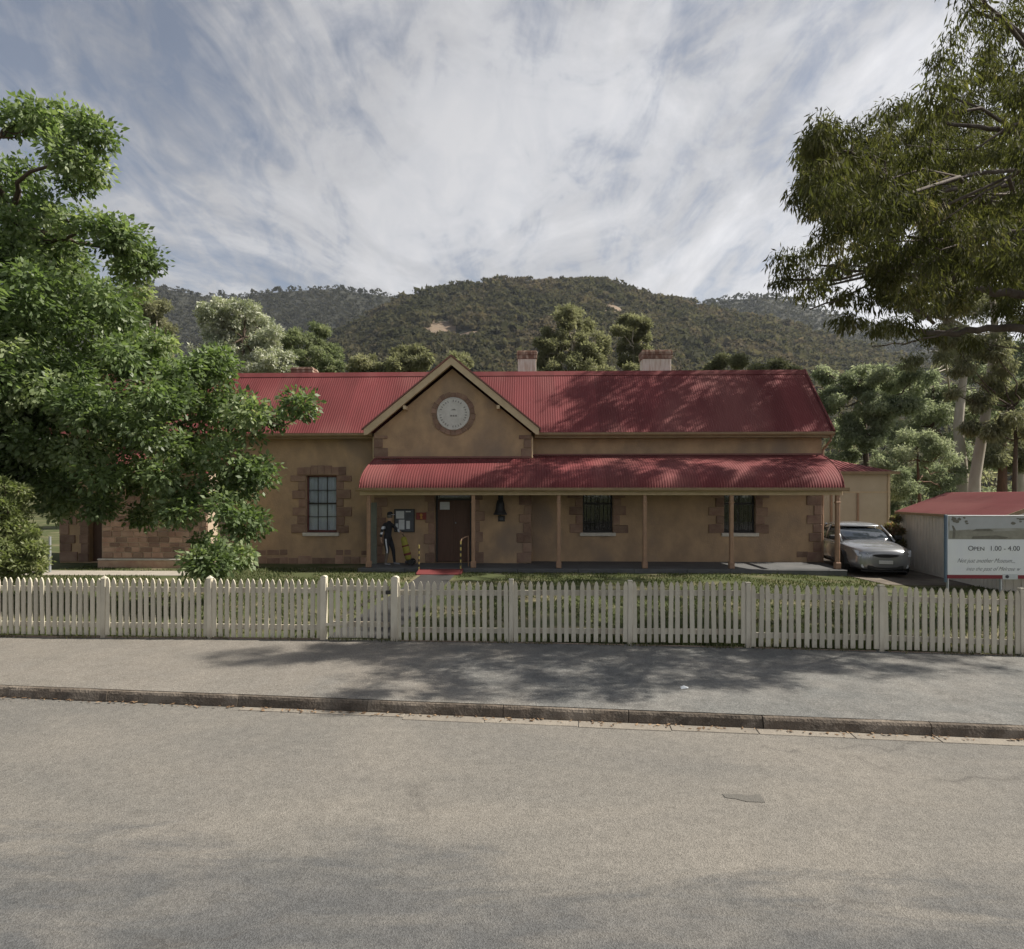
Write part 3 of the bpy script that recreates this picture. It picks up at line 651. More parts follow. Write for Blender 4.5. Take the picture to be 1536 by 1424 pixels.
# the gable: barge boards, its own roof, medallion
VG = 1.0
for sg in (-1, 1):
    foot, wid = 3.03, .27
    poly = [(UC, 7.27), (UC + sg * foot, 7.27 - gs * foot), (UC + sg * foot, 7.27 - gs * foot - wid * .8), (UC + sg * (foot - .12), 7.27 - gs * (foot - .12) - wid - .02), (UC, 7.27 - wid)]
    MB().prism(poly, 'y', VG, VG + .04).build('barge_board', M['cream'], house)
    cap = [(UC, 7.345), (UC + sg * (foot + .07), 7.345 - gs * (foot + .07)), (UC + sg * (foot + .07), 7.345 - gs * (foot + .07) - .06), (UC, 7.285)]
    MB().prism(cap, 'y', VG - .03, VG + .06).build('barge_capping', M['roof_edge'], house)
    corr('gable_roof', [(UC + sg * (foot + .05), 7.30 - gs * (foot + .05)), (UC + sg * foot / 2, 7.30 - gs * foot / 2), (UC, 7.30)], VG + .065, VR, 'v', M['roof'])
    MB().prism([(UC, 7.20 - .12), (UC + sg * (foot - .06), 7.20 - gs * (foot - .06) - .12), (UC + sg * (foot - .06), 7.20 - gs * (foot - .06) - .15), (UC, 7.20 - .15)], 'y', VG + .043, VB - .003).build('soffit', M['cream'], house)
    uu = UC + sg * 1.62
    MB().box((uu - .05, VG + .02, 7.27 - gs * 1.62 - .47), (uu + .05, VB - .004, 7.27 - gs * 1.62 - .345)).build('bracket', M['cream'], house)
zc = zb(621, UC, VB); rc = .575
md = MB().lathe([(rc, 0), (rc, -.04), (rc - .03, -.055), (rc - .06, -.045), (.01, -.045)], (ub(680, VB), VB - .003, zc), 'y', 40).build('medallion', M['plaque'], house)
uc = ub(680, VB)
mk = MB()
for i in range(30):                                                   # worn raised lettering, too weathered to read
    a = 2 * math.pi * i / 30 + .1
    if i in (3, 8, 14, 21, 26): continue
    r0 = rc - .125; ca, sa = math.cos(a), math.sin(a)
    def pt(dr_, dt): return (uc + (r0 + dr_) * ca - dt * sa, zc + (r0 + dr_) * sa + dt * ca)
    mk.prism([pt(-.035, -.012), pt(.035, -.012), pt(.035, .012), pt(-.035, .012)], 'y', VB - .057, VB - .046)
    if i % 3: mk.prism([pt(-.006, -.03), pt(.008, -.03), pt(.008, -.0125), pt(-.006, -.0125)], 'y', VB - .057, VB - .046)
for k in range(3): mk.prism([(uc - .10 + k * .085, zc - .10), (uc - .04 + k * .085, zc - .10), (uc - .04 + k * .085, zc - .045), (uc - .10 + k * .085, zc - .045)], 'y', VB - .057, VB - .046)
mk.prism([(uc - .08, zc + .12), (uc + .10, zc + .12), (uc + .05, zc + .17), (uc - .02, zc + .15)], 'y', VB - .057, VB - .046)
mk.build('lettering', M['plaque_mark'], md)
rs = random.Random(21)
for i in range(22):
    a0, a1 = 2 * math.pi * (i + .04) / 22, 2 * math.pi * (i + .96) / 22; r0, r1 = rc + .012, rc + .19 + rs.uniform(-.02, .02)
    MB().prism([(uc + r * math.cos(a), zc + r * math.sin(a)) for r, a in ((r0, a0), (r1, a0), (r1, a1), (r0, a1))], 'y', VB - .022 - rs.uniform(0, .012), VB + .02).build('voussoir', M['stone'], house)

def stone(u0, u1, z0, z1, v, m='stone', name='quoin', proud=.032):
    e = lambda: rs.uniform(-.012, .012)
    return MB().cbox((u0 + e(), v - proud - rs.uniform(0, .014), z0 + .008), (u1 + e(), v + .03, z1 - .008), .012).build(name, M[m], house)
def quoins(u, sg, v, z0, z1, h_=.31, lng=.50, sht=.28):
    z = z0; i = 0
    while z < z1 - .1:
        hh = min(h_ * rs.uniform(.88, 1.12), z1 - z); L = (lng if i % 2 == 0 else sht) * rs.uniform(.86, 1.12)
        stone(min(u, u + sg * L), max(u, u + sg * L), z, z + hh, v); z += hh; i += 1
for w in (lw, w1, w2):
    quoins(w[0] - .003, -1, VM, w[2] - .02, w[3]); quoins(w[1] + .003, 1, VM, w[2] - .02, w[3])
    n_ = 7; a0 = w[0] - .34; b0 = w[1] + .34
    for i in range(n_):
        ua, ub2 = a0 + (b0 - a0) * i / n_, a0 + (b0 - a0) * (i + 1) / n_
        stone(ua + .006, ub2 - .006, w[3] + .006, w[3] + .30 + .05 * math.sin(math.pi * (i + .5) / n_) + rs.uniform(-.03, .03), VM, name='voussoir')
quoins(BL, 1, VB, .14, 2.5, .33, .42, .26); quoins(BR, -1, VB, .14, 2.5, .33, .46, .28)
quoins(BL, 1, VB, 3.84, 4.6, .30, .50, .30); quoins(BR, -1, VB, 3.84, 4.6, .30, .42, .26)
quoins(dr[0] - .003, -1, VB, .14, 2.6, .36, .36, .22); quoins(dr[1] + .003, 1, VB, .14, 2.6, .36, .46, .28)
quoins(UR, -1, VM, .14, 2.7, .34, .50, .30)
quoins(UL, 1, VM, .05, 3.0, .34, .62, .40); quoins(ld[0] - .01, -1, VM, .05, 2.1, .34, .35, .3)
# bare base stones along the main wall where the render has gone
u = ub(331, VM)
while u < BL - .3:
    L = rs.uniform(.28, .55); e = min(u + L, BL - .02)
    stone(u + .01, e - .01, -.05, .26 + rs.uniform(-.05, .06), VM, 'stone' if rs.random() < .55 else 'brick', 'base_stone', .012)
    if rs.random() < .4: stone(u + .03, e - .02, .32, .5 + rs.uniform(-.03, .05), VM, 'stone', 'base_stone', .006)
    u += L

def window(w, v, cols, rows, curtain, bars=False):
    a, b, c, d = w
    fm = M['frame_red'] if curtain else M['frame_dark']; t = .055
    f = MB(); vf = v + .12
    f.box((a + .002, vf, c + .002), (a + t, vf + .08, d - .002)); f.box((b - t, vf, c + .002), (b - .002, vf + .08, d - .002)); f.box((a + t, vf, c + .002), (b - t, vf + .08, c + t + .03)); f.box((a + t, vf, d - t), (b - t, vf + .08, d - .002))
    win = f.build('window', fm, house)
    gb_ = MB(); ia, ib, ic, id_ = a + t, b - t, c + t + .03, d - t
    sashm = M['frame_dark']
    for i in range(1, cols): x_ = ia + (ib - ia) * i / cols; gb_.box((x_ - .013, vf + .02, ic), (x_ + .013, vf + .05, id_))
    gb_.build('glazing_bar', sashm, win)
    gb_ = MB()
    for j in range(1, rows):
        z_ = ic + (id_ - ic) * j / rows; tt = .03 if j == rows // 2 else .012
        gb_.box((ia, vf + .017, z_ - tt), (ib, vf + .053, z_ + tt))
    gb_.build('glazing_bar', sashm, win)
    for i in range(cols):
        for j in range(rows):
            xa, xb = ia + (ib - ia) * i / cols, ia + (ib - ia) * (i + 1) / cols; za, zb_ = ic + (id_ - ic) * j / rows, ic + (id_ - ic) * (j + 1) / rows
            ry = rs.uniform(-.003, .003)
            MB().box((xa + .011, vf + .034 + ry, za + .011), (xb - .011, vf + .038 + ry, zb_ - .011)).build('pane', M['glass'], win)
    if curtain:
        n_ = 40; V = np.array([[(a + .03 + (b - a - .06) * i / n_, vf + .10 + .008 * math.sin(i * 1.3), z_) for i in range(n_ + 1)] for z_ in (c + .05, d - .05)])
        link('curtain', grid_mesh('curtain', V, M['curtain']), win)
    else:
        MB().box((a + .05, vf + .22, c + .03), (b - .05, vf + .225, d - .04)).build('dark_backing', M['dark'], win)  # dark sheet standing in for the shade of the room behind
    MB().cbox((a - .10, v - .09, c - .125), (b + .10, vf - .005, c + .0), .01).build('sill', M['sillwhite'], win)
    if bars:
        bb = MB()
        for i in range(1, 7): x_ = a + (b - a) * i / 7; bb.tube([(x_, v + .05, c + .02), (x_, v + .05, d - .02)], .009, 6)
        for z_ in (c + .35, c + 1.0): bb.box((a + .004, v + .038, z_), (b - .004, v + .062, z_ + .02))
        bb.build('security_bar', M['iron'], win)
    return win
window(lw, VM, 3, 4, True)
for w in (w1, w2):
    wn_ = window(w, VM, 2, 2, False, True)
    for k in range(3):                                                # pale papers stuck inside the upper panes
        ua = w[0] + .16 + k * .27
        if w is w2 and k == 1: continue
        MB().box((ua, VM + .139, 2.46 - .02 * k), (ua + .2, VM + .142, 2.72)).build('paper', M['paper'], wn_)
# front door: two leaves, transom, pinned notice
fd = MB(); v0 = VB + .24
fd.box((dr[0] + .003, v0, .131), (dr[0] + .07, v0 + .1, dr[3] - .003)); fd.box((dr[1] - .07, v0, .131), (dr[1] - .003, v0 + .1, dr[3] - .003)); fd.box((dr[0] + .07, v0, 2.32), (dr[1] - .07, v0 + .1, 2.39))
fd.box((dr[0] + .07, v0, dr[3] - .06), (dr[1] - .07, v0 + .1, dr[3] - .003))
door = fd.build('door', M['frame_dark'], house)
mid = (dr[0] + dr[1]) / 2
for a, b in ((dr[0] + .075, mid - .004), (mid + .004, dr[1] - .075)):
    lf = MB().box((a, v0 + .03, .15), (b, v0 + .07, 2.315))
    for za, zb_ in ((.28, .95), (1.08, 2.18)):
        lf.box((a + .08, v0 + .018, za), (b - .08, v0 + .0295, za + .03)); lf.box((a + .08, v0 + .018, zb_ - .03), (b - .08, v0 + .0295, zb_))
        lf.box((a + .08, v0 + .018, za + .03), (a + .11, v0 + .0295, zb_ - .03)); lf.box((b - .11, v0 + .018, za + .03), (b - .08, v0 + .0295, zb_ - .03))
    lf.build('door_leaf', M['door'], door)
MB().lathe([(.012, 0), (.012, -.04), (.03, -.05), (.032, -.07), (.02, -.085), (.004, -.088)], (mid + .07, v0 + .028, 1.52), 'y', 12).build('handle', M['rim'], door)
MB().box((dr[0] + .07, v0 + .05, 2.39), (dr[1] - .07, v0 + .055, dr[3] - .06)).build('fanlight', M['glass'], door)
MB().box((dr[0] + .07, v0 + .30, 2.3), (dr[1] - .07, v0 + .31, dr[3])).build('fanlight_backing', M['dark'], door)  # dark sheet in place of the unlit space behind the glass
ua, ub_ = ub(660, v0), ub(674.5, v0)
MB().box((ua, v0 - .012, 1.99), (ub_, v0 - .004, 2.26)).build('paper_notice', M['paper'], door)
# left end door
e = MB().box((ld[0] + .003, VM + .2, .06), (ld[1] - .003, VM + .25, 2.09)); e.build('side_door', M['door'], house)
# vent near the right end
vt = MB().box((ub(1195, VM), VM - .02, .30), (ub(1211, VM), VM + .01, .50))
for k in range(4): vt.box((ub(1195, VM) + .02, VM - .035, .325 + k * .043), (ub(1211, VM) - .02, VM - .0205, .345 + k * .043))
vt.build('wall_vent', M['stone'], house)

# verandah
VL, VRt = -4.98, 10.58
sb = MB()
sb.prism([(VL, -.22), (VRt + .02, -.22), (UR + .02, VM - .004), (BR + .003, VM - .004), (BR + .003, VB - .004), (VL + .18, VB - .004)], 'z', -.35, .125)
sb.build('verandah_floor', M['slab'], house)
x_ = VL; k = 0
while x_ < VRt - .2:                                                  # edging stones
    L = rs.uniform(1.3, 2.0); e_ = min(x_ + L, VRt + .02)
    MB().cbox((x_ + .004, -.36, -.3), (e_ - .004, -.223, .135 + rs.uniform(-.004, .004)), .012).build('edging_stone', M['slab'], house); x_ += L
prof = [(-.20, 2.70), (-.175, 2.81), (-.125, 2.92), (-.04, 3.04), (.09, 3.17), (.28, 3.31), (.56, 3.465), (.95, 3.63), (1.45, 3.80), (VM - .01, 3.925)]
ve = lambda a: VRt + max(0, (a + .2)) / 2.2 * .33
vl = lambda a: VL
profb = [p for p in prof if p[0] < 1.30] + [(VB - .005, 3.79)]
ur_l = BR + .003
corr('verandah_roof', profb, lambda a: VL + max(0, a + .2) / 1.5 * .12, ur_l, 'u', M['roof'])
corr('verandah_roof', prof, ur_l, ve, 'u', M['roof'])
MB().tube([(ve(p[0]) + .0, p[0], p[1] + .004) for p in prof], .02, 6).build('verge_roll', M['roof'], house)
MB().tube([(VL + max(0, p[0] + .2) / 1.5 * .12, p[0], p[1] + .004) for p in profb], .02, 6).build('verge_roll', M['roof'], house)
MB().box((VL + .15, VB - .05, 3.80), (BR - .02, VB - .004, 3.86)).build('flashing', M['roof_edge'], house)
MB().box((BR + .05, VM - .05, 3.93), (UR, VM - .004, 3.985)).build('flashing', M['roof_edge'], house)
MB().box((ub(572, .9), .95, 3.705), (ub(601, .9), .99, 3.735)).build('flashing', M['iron'], house)
MB().prism([(-.30, 2.74), (-.30, 2.66), (-.27, 2.62), (-.19, 2.62), (-.19, 2.72), (-.205, 2.72), (-.205, 2.635), (-.262, 2.635), (-.285, 2.665), (-.285, 2.74)], 'x', VL - .1, VRt + .12).build('verandah_gutter', M['gutter'], house)
MB().cbox((VL - .02, -.06, 2.50), (VRt + .02, .06, 2.69), .01).build('verandah_beam', M['cream'], house)
MB().cbox((VL + .002, .062, 2.52), (VL + .09, VB - .01, 2.68), .008).build('verandah_beam', M['cream'], house)
MB().cbox((VRt - .09, .062, 2.52), (VRt, VM - .01, 2.68), .008).build('verandah_beam', M['cream'], house)
for px in (553, 710, 838, 967, 1097, 1256):
    u = ub(px, 0); p_ = MB()
    p_.cbox((u - .06, -.06, .13), (u + .06, .06, 2.498), .016)
    pst = p_.build('verandah_post', M['post'], house)
    q = MB(); q.cbox((u - .085, -.085, .129), (u + .085, .085, .34), .015); q.build('post_base', M['post'], pst)
    q = MB(); q.cbox((u - .078, -.078, 2.24), (u + .078, .078, 2.29), .012); q.build('post_collar', M['post'], pst)
MB().cbox((ub(554.5, .9), .9, .131), (ub(565, .9), .94, 2.25), .006).build('pale_strip', mat('grey_green_strip', (0.19, 0.20, 0.17), (0.15, 0.16, 0.14), 4, 0.8), house)  # pale grey-green upright strip added near the verandah's left end
# left wing of squared rubble under a lean-to roof
WL, WR = ub(153, VW), ub(312, VW)
MB().box((WL, VW, -.2), (WR, VM - .003, 3.25)).build('wing_wall', M['mortar'], house)
MB().cbox((WL - .09, VW - .10, -.2), (WR + .05, VW - .002, .27), .02).build('plinth', M['brick'], house)
MB().cbox((WL - .10, VW - .115, .272), (WR + .06, VW - .002, .325), .015).build('plinth_capping', M['sillwhite'], house)
z = .34; row = 0
while z < 3.1:
    hh = rs.uniform(.14, .21); u = WL + .01
    while u < WR - .05:
        L = rs.uniform(.22, .5); e_ = min(u + L, WR - .01)
        MB().cbox((u + .012, VW - .012 - rs.uniform(0, .02), z + .01), (e_ - .012, VW + .02, z + hh - .01), .012).build('stone', M['brick' if rs.random() < .75 else 'stone'], house)
        u += L
    z += hh; row += 1
corr('wing_roof', [(VW - .3, 3.18), (1.2, 3.78), (VM - .03, 4.45)], WL - .2, WR + .2, 'u', M['roof'])
MB().box((WL - .2, VW - .34, 3.08), (WR + .2, VW - .31, 3.2)).build('fascia', M['gutter'], house)
# chimneys behind the ridge
for pa, pb, top, capz in ((775, 806, 526, .34), (962, 1008.5, 525, .36), (436, 470, 551, .22)):
    vc = 5.0; a, b = ub(pa, vc), ub(pb, vc); zt = zb(top, (a + b) / 2, vc)
    ch = MB().cbox((a + .05, vc, 5.2), (b - .05, vc + .62, zt - capz), .012).build('chimney', M['chimney'], house)
    cp = MB(); cp.cbox((a + .015, vc - .035, zt - capz + .002), (b - .015, vc + .655, zt - capz * .55), .012); cp.cbox((a, vc - .05, zt - capz * .55 + .002), (b, vc + .67, zt - .05), .012); cp.cbox((a + .03, vc - .02, zt - .048), (b - .03, vc + .64, zt), .01)
    cp.build('chimney_cap', M['chimney_cap'], ch)
# ------------------------------------------------------------------ things on and by the verandah
def house_thing(name, label, cat, u, v, z, group=None):
    return tag(empty(name, hw_(u, v, z), HRZ), label, cat, group)
# notice board
a, b = ub(593, VB), ub(621, VB); zt, zl = zb(765, a, VB), zb(797, a, VB); W_, H_ = b - a, zt - zl
nbd = house_thing('notice_board', 'dark framed notice board with white papers, on the wall behind the person', 'notice board', a, VB - .025, zl)
MB().box((0, -.01, 0), (W_, .0, H_)).build('backing', M['board'], nbd)
fr_ = MB(); fr_.box((-.03, -.035, -.03), (0, .02, H_ + .03)).box((W_, -.035, -.03), (W_ + .03, .02, H_ + .03)).box((0, -.035, -.03), (W_, .02, 0)).box((0, -.035, H_), (W_, .02, H_ + .03)); fr_.build('frame', M['black'], nbd)
for x0, z0, x1, z1 in ((.03, .44, .30, .70), (.12, .06, .31, .40), (.02, .12, .10, .27), (.37, .08, .49, .36), (.35, .66, .52, .70)):
    MB().box((x0 * W_ / .62, -.016, z0 * H_ / .74), (x1 * W_ / .62, -.0125, z1 * H_ / .74)).build('paper', M['paper'], nbd)
# small red sign with gold mark
a, b = ub(625, VB), ub(640, VB); zt, zl = zb(769, a, VB), zb(779.5, a, VB)
rsn = house_thing('wall_sign', 'small red sign with a gold mark, between notice board and front door', 'sign', (a + b) / 2, VB - .075, (zt + zl) / 2)
w2_, h2_ = (b - a) / 2, (zt - zl) / 2
MB().cbox((-w2_, -.012, -h2_), (w2_, .012, h2_), .004).build('panel', M['redsign'], rsn)
MB().lathe([(h2_ * .42, 0), (h2_ * .42, -.006), (h2_ * .3, -.01), (.005, -.01)], (0, -.013, h2_ * .28), 'y', 14).build('emblem', M['gold'], rsn)
MB().prism([(-.045, -h2_ * .75), (.045, -h2_ * .75), (.02, -.005), (-.02, -.005)], 'y', -.02, -.013).build('emblem', M['gold'], rsn)
# big iron bell on its bracket with a small plaque beneath
a, b = ub(741, VB), ub(761, VB); uc_ = (a + b) / 2; zt, zl = zb(746, uc_, VB), zb(772, uc_, VB); hh = zt - zl; rw = (b - a) / 2
bell = house_thing('wall_bell', 'black iron bell hung on the wall between door and corner stones', 'bell', uc_, VB - .30, zl)
MB().lathe([(rw, 0), (rw * 1.02, .03), (rw * .86, .09), (rw * .68, hh * .32), (rw * .60, hh * .62), (rw * .48, hh * .80), (rw * .22, hh * .90), (.03, hh * .92)], (0, 0, 0), 'z', 24).build('dome', M['iron'], bell, smooth=True)
MB().tube([(0, 0, hh * .9), (0, 0, hh * 1.02), (0, .29, hh * 1.02)], .022, 8).build('bracket', M['iron'], bell)
MB().lathe([(.012, -.12), (.012, .1)], (0, 0, 0), 'z', 8).build('clapper', M['iron'], bell)
MB().cbox((-.09, .272, hh * .8), (.09, .297, hh * 1.2), .006).build('wall_plate', M['iron'], bell)
a, b = ub(747, VB), ub(757.5, VB); zt, zl = zb(773.5, a, VB), zb(782.5, a, VB)
pq = house_thing('wall_plaque', 'small square black plaque on the wall under the iron bell', 'plaque', (a + b) / 2, VB - .012, (zt + zl) / 2)
w_, h_ = (b - a) / 2, (zt - zl) / 2
MB().cbox((-w_, -.012, -h_), (w_, .01, h_), .004).build('plate', M['iron'], pq)
MB().box((-w_ * .5, -.0145, -h_ * .5), (w_ * .5, -.0125, h_ * .5)).build('inset', M['board'], pq)
# red ramp up to the verandah edge
ra, rb = ub(630, -.5), ub(692, -.5)
rp = house_thing('entry_ramp', 'short red painted ramp between two striped poles at the verandah edge', 'ramp', (ra + rb) / 2, -.365, 0)
hwid = (rb - ra) / 2
MB().prism([(-.62, -.05), (0, -.05), (0, .125), (-.03, .13), (-.62, .035)], 'x', -hwid, hwid).build('deck', M['redmat'], rp)
for sg in (-1, 1): MB().prism([(-.63, -.05), (-.002, -.05), (-.002, .15), (-.63, .055)], 'x', sg * (hwid + .002) if sg > 0 else -hwid - .04, hwid + .04 if sg > 0 else -hwid - .002).build('kick_board', M['redmat'], rp)
# striped poles
def pole(px, ytop, label, rail):
    u = ub(px, -.45); zt = zb(ytop, u, -.45)
    r = house_thing('striped_pole', label, 'pole', u, -.45, 0, 'striped poles at the ramp')
    n_ = 11; dz = (zt + .05) / n_
    MB().tube([(0, 0, -.1), (0, 0, zt)], .019, 8).build('core', M['black'], r)
    for i in range(0, n_, 2):
        MB().lathe([(.024, -.05 + i * dz), (.024, -.05 + (i + 1) * dz)], (0, 0, 0), 'z', 10).build('stripe', M['yellow'], r)
    if rail: MB().tube([(0, 0, zt), (.03, .05, zt + .07), (.14, .3, zt + .12), (.17, .7, zt + .12), (.17, .75, .14)], .018, 8).build('handrail', M['post'], r)
    else: MB().lathe([(.028, zt), (.03, zt + .02), (.004, zt + .04)], (0, 0, 0), 'z', 10).build('cap', M['yellow'], r)
pole(628.5, 819, 'black and yellow striped pole to the left of the red ramp, without handrail', False)
pole(691, 812, 'black and yellow striped pole to the right of the red ramp, carrying a bent handrail', True)

# ------------------------------------------------------------------ person, walking along the verandah with an upright trolley
def skin_mesh(name, verts, edges, mats, levels=2):
    me = bpy.data.meshes.new(name); me.from_pydata([v[:3] for v in verts], edges, [])
    o = bpy.data.objects.new(name + '_rig', me); COL.objects.link(o)
    sk = o.modifiers.new('s', 'SKIN'); sk.use_smooth_shade = True
    for i, v in enumerate(verts):
        r = v[3] if isinstance(v[3], tuple) else (v[3], v[3])
        me.skin_vertices[0].data[i].radius = r
    me.skin_vertices[0].data[0].use_root = True
    sb_ = o.modifiers.new('b', 'SUBSURF'); sb_.levels = levels; sb_.render_levels = levels
    dg = bpy.context.evaluated_depsgraph_get(); dg.update()
    res = bpy.data.meshes.new_from_object(o.evaluated_get(dg))
    bpy.data.objects.remove(o); res.name = name
    res.materials.clear()
    for m_ in mats: res.materials.append(m_)
    return res
PU, PV = ub(581.5, .62), .62
person = tag(empty('person', hw_(PU, PV, .13), HRZ), 'person in black tracksuit with white stripes and a peaked cap, walking on the verandah', 'person')
# local: +x = image right (walking direction), -y towards the camera
vt_ = [(0, 0, .93, .125), (0.005, 0, 1.06, .118), (.02, 0, 1.22, .140), (.035, 0, 1.36, .135), (.05, 0, 1.455, .062), (.06, 0, 1.52, .050),          # 0-5 pelvis to neck
       (.075, 0, 1.60, .080), (.085, 0, 1.685, .082), (.08, 0, 1.73, .055),                                                                         # 6-8 head
       (-.07, -.16, 1.375, .066), (-.135, -.235, 1.17, .052), (-.155, -.27, 1.02, .045), (-.15, -.285, .90, .036),                                   # 9-12 near arm, hanging
       (.10, .16, 1.365, .064), (.24, .17, 1.24, .052), (.36, .12, 1.14, .044), (.44, .08, 1.10, .034),                                              # 13-16 far arm, reaching forward
       (-.02, -.09, .88, .112), (-.01, -.11, .72, .092), (.02, -.12, .50, .070), (-.01, -.125, .30, .056), (-.05, -.125, .10, .045), (-.045, -.125, .05, .043), (.08, -.14, .035, .036), (.14, -.145, .030, .028),   # 17-24 near leg
       (.03, .09, .88, .112), (.10, .10, .72, .090), (.17, .10, .50, .068), (.19, .10, .30, .055), (.21, .10, .10, .045), (.215, .10, .05, .043), (.32, .11, .035, .036), (.39, .115, .03, .028)]     # 25-32 far leg
ed_ = [(0, 1), (1, 2), (2, 3), (3, 4), (4, 5), (5, 6), (6, 7), (7, 8), (3, 9), (9, 10), (10, 11), (11, 12), (3, 13), (13, 14), (14, 15), (15, 16),
       (0, 17), (17, 18), (18, 19), (19, 20), (20, 21), (21, 22), (22, 23), (23, 24), (0, 25), (25, 26), (26, 27), (27, 28), (28, 29), (29, 30), (30, 31), (31, 32)]
pm = skin_mesh('body', vt_, ed_, [M['cloth_black'], M['skin'], M['cloth_tan'], M['shoe'], M['cloth_white']])
for p in pm.polygons:
    c = p.center; k = 0
    if c.z > 1.50: k = 1
    elif c.z < .085: k = 3
    elif c.z < .42 and c.y < 0: k = 2
    elif c.y < -.215 and c.z < .965 and c.x < -.09: k = 1
    elif c.x > .385 and c.z > .95: k = 1
    elif c.x < -.02 and c.y < -.13 and (1.24 < c.z < 1.32 or 1.06 < c.z < 1.13): k = 4
    elif .315 < c.x <= .385 and 1.0 < c.z < 1.3: k = 4
    p.material_index = k; p.use_smooth = True
body = link('body', pm, person)
# hands: palm with five fingers each
def hand(base, d, up, name):
    d = Vector(d).normalized(); up = Vector(up).normalized(); sd = d.cross(up).normalized(); b_ = Vector(base)
    vs2 = [(*b_, .026), (*(b_ + d * .05), .030), (*(b_ + d * .085), .027)]; es = [(0, 1), (1, 2)]
    for k, (o_, L) in enumerate(((-.03, .062), (-.01, .072), (.01, .068), (.03, .052))):
        i = len(vs2); r0 = b_ + d * .085 + sd * o_
        vs2 += [(*r0, .0095), (*(r0 + d * L * .55 - up * .012), .0088), (*(r0 + d * L * .8 - up * .045), .0075)]; es += [(2, i), (i, i + 1), (i + 1, i + 2)]
    i = len(vs2); r0 = b_ + d * .03 - sd * .03
    vs2 += [(*r0, .012), (*(r0 + d * .035 - sd * .02 - up * .015), .0105), (*(r0 + d * .06 - sd * .018 - up * .04), .009)]; es += [(1, i), (i, i + 1), (i + 1, i + 2)]
    hm = skin_mesh(name, vs2, es, [M['skin']], 1); link('hand', hm, person)
hand((-.15, -.288, .90), (.1, -.05, -1), (-1, 0, -.1), 'hand')
hand((.44, .08, 1.10), (.9, -.15, -.35), (.2, 0, 1), 'hand')
# face, ears, cap
fc = MB(); hx = .085
fc.lathe([(.018, 0), (.012, .02), (.004, .028)], (hx + .078, -.0, 1.655), 'x', 8); fc.build('nose', M['skin'], person, True)
for sg in (-1, 1):
    MB().lathe([(.002, -.008), (.010, -.004), (.011, 0), (.008, .004), (.002, .007)], (hx + .070, sg * .032, 1.685), 'x', 8).build('eye', M['black'], person, True)
    MB().lathe([(.012, -.01), (.03, 0), (.012, .01)], (hx - .01, sg * .078, 1.67), 'y', 10).build('ear', M['skin'], person, True)
MB().box((hx + .066, -.024, 1.612), (hx + .078, .024, 1.620)).build('mouth', mat('lips', (.28, .12, .10), None, 5), person)
MB().lathe([(.095, 1.705), (.097, 1.735), (.092, 1.77), (.07, 1.80), (.03, 1.815), (.003, 1.818)], (hx - .005, 0, 0), 'z', 20).build('cap', M['cloth_black'], person, True)
MB().prism([(hx - .005 + .17 * math.cos(t) * (1 if abs(t) < 1.2 else .8), .085 * math.sin(t)) for t in np.linspace(-1.35, 1.35, 9)], 'z', 1.708, 1.718).build('cap_peak', M['cloth_white'], person)
MB().lathe([(.085, 1.60), (.094, 1.66), (.094, 1.704)], (hx - .016, 0, 0), 'z', 16).build('hair', mat('grey_hair', (.10, .095, .085), (.14, .13, .12), 20, .8), person, True)
# white stripe down the trouser leg and jacket zip
st_ = [(-.02, -.205, .90), (.0, -.208, .72), (.03, -.195, .52), (.02, -.19, .42)]
sm = MB()
for p, q in zip(st_[:-1], st_[1:]): sm.add([(p[0] - .02, p[1], p[2]), (p[0] + .02, p[1], p[2]), (q[0] + .02, q[1], q[2]), (q[0] - .02, q[1], q[2]), (p[0] - .02, p[1] + .03, p[2]), (p[0] + .02, p[1] + .03, p[2]), (q[0] + .02, q[1] + .03, q[2]), (q[0] - .02, q[1] + .03, q[2])], [(0, 1, 2, 3), (7, 6, 5, 4), (0, 4, 5, 1), (1, 5, 6, 2), (2, 6, 7, 3), (3, 7, 4, 0)])
sm.build('trouser_stripe', M['cloth_white'], person)
# upright trolley bag
tr = tag(empty('trolley_bag', hw_(PU + .62, PV + .05, .13), HRZ), 'slanted yellow-green trolley bag on a black wheeled base, pushed by the person', 'trolley')
ax = Vector((-.24, 0, 1)).normalized()
def tp(t, r=0): return Vector((.10, 0, .12)) + ax * t
MB().tube([tp(.05), tp(.12), tp(.45), tp(.80), tp(.86)], [.06, .115, .12, .10, .05], 12).build('bag', M['bagyellow'], tr, True)
MB().tube([tp(.22), tp(.30)], [.124, .124], 12).build('strap', M['redmat'], tr)
MB().tube([tp(.52), tp(.57)], [.121, .119], 12).build('strap', M['redmat'], tr)
MB().tube([tp(.1) + Vector((.09, 0, 0)), tp(.75) + Vector((.07, 0, 0)), tp(.97)], .014, 8).build('handle', M['iron'], tr)
MB().cbox((-.02, -.15, .06), (.30, .15, .16), .03).build('base', M['black'], tr)
for sg in (-1, 1): MB().lathe([(.05, -.02), (.095, -.02), (.105, -.008), (.105, .008), (.095, .02), (.05, .02)], (.20, sg * .175, .105), 'y', 18).build('wheel', M['tyre'], tr)

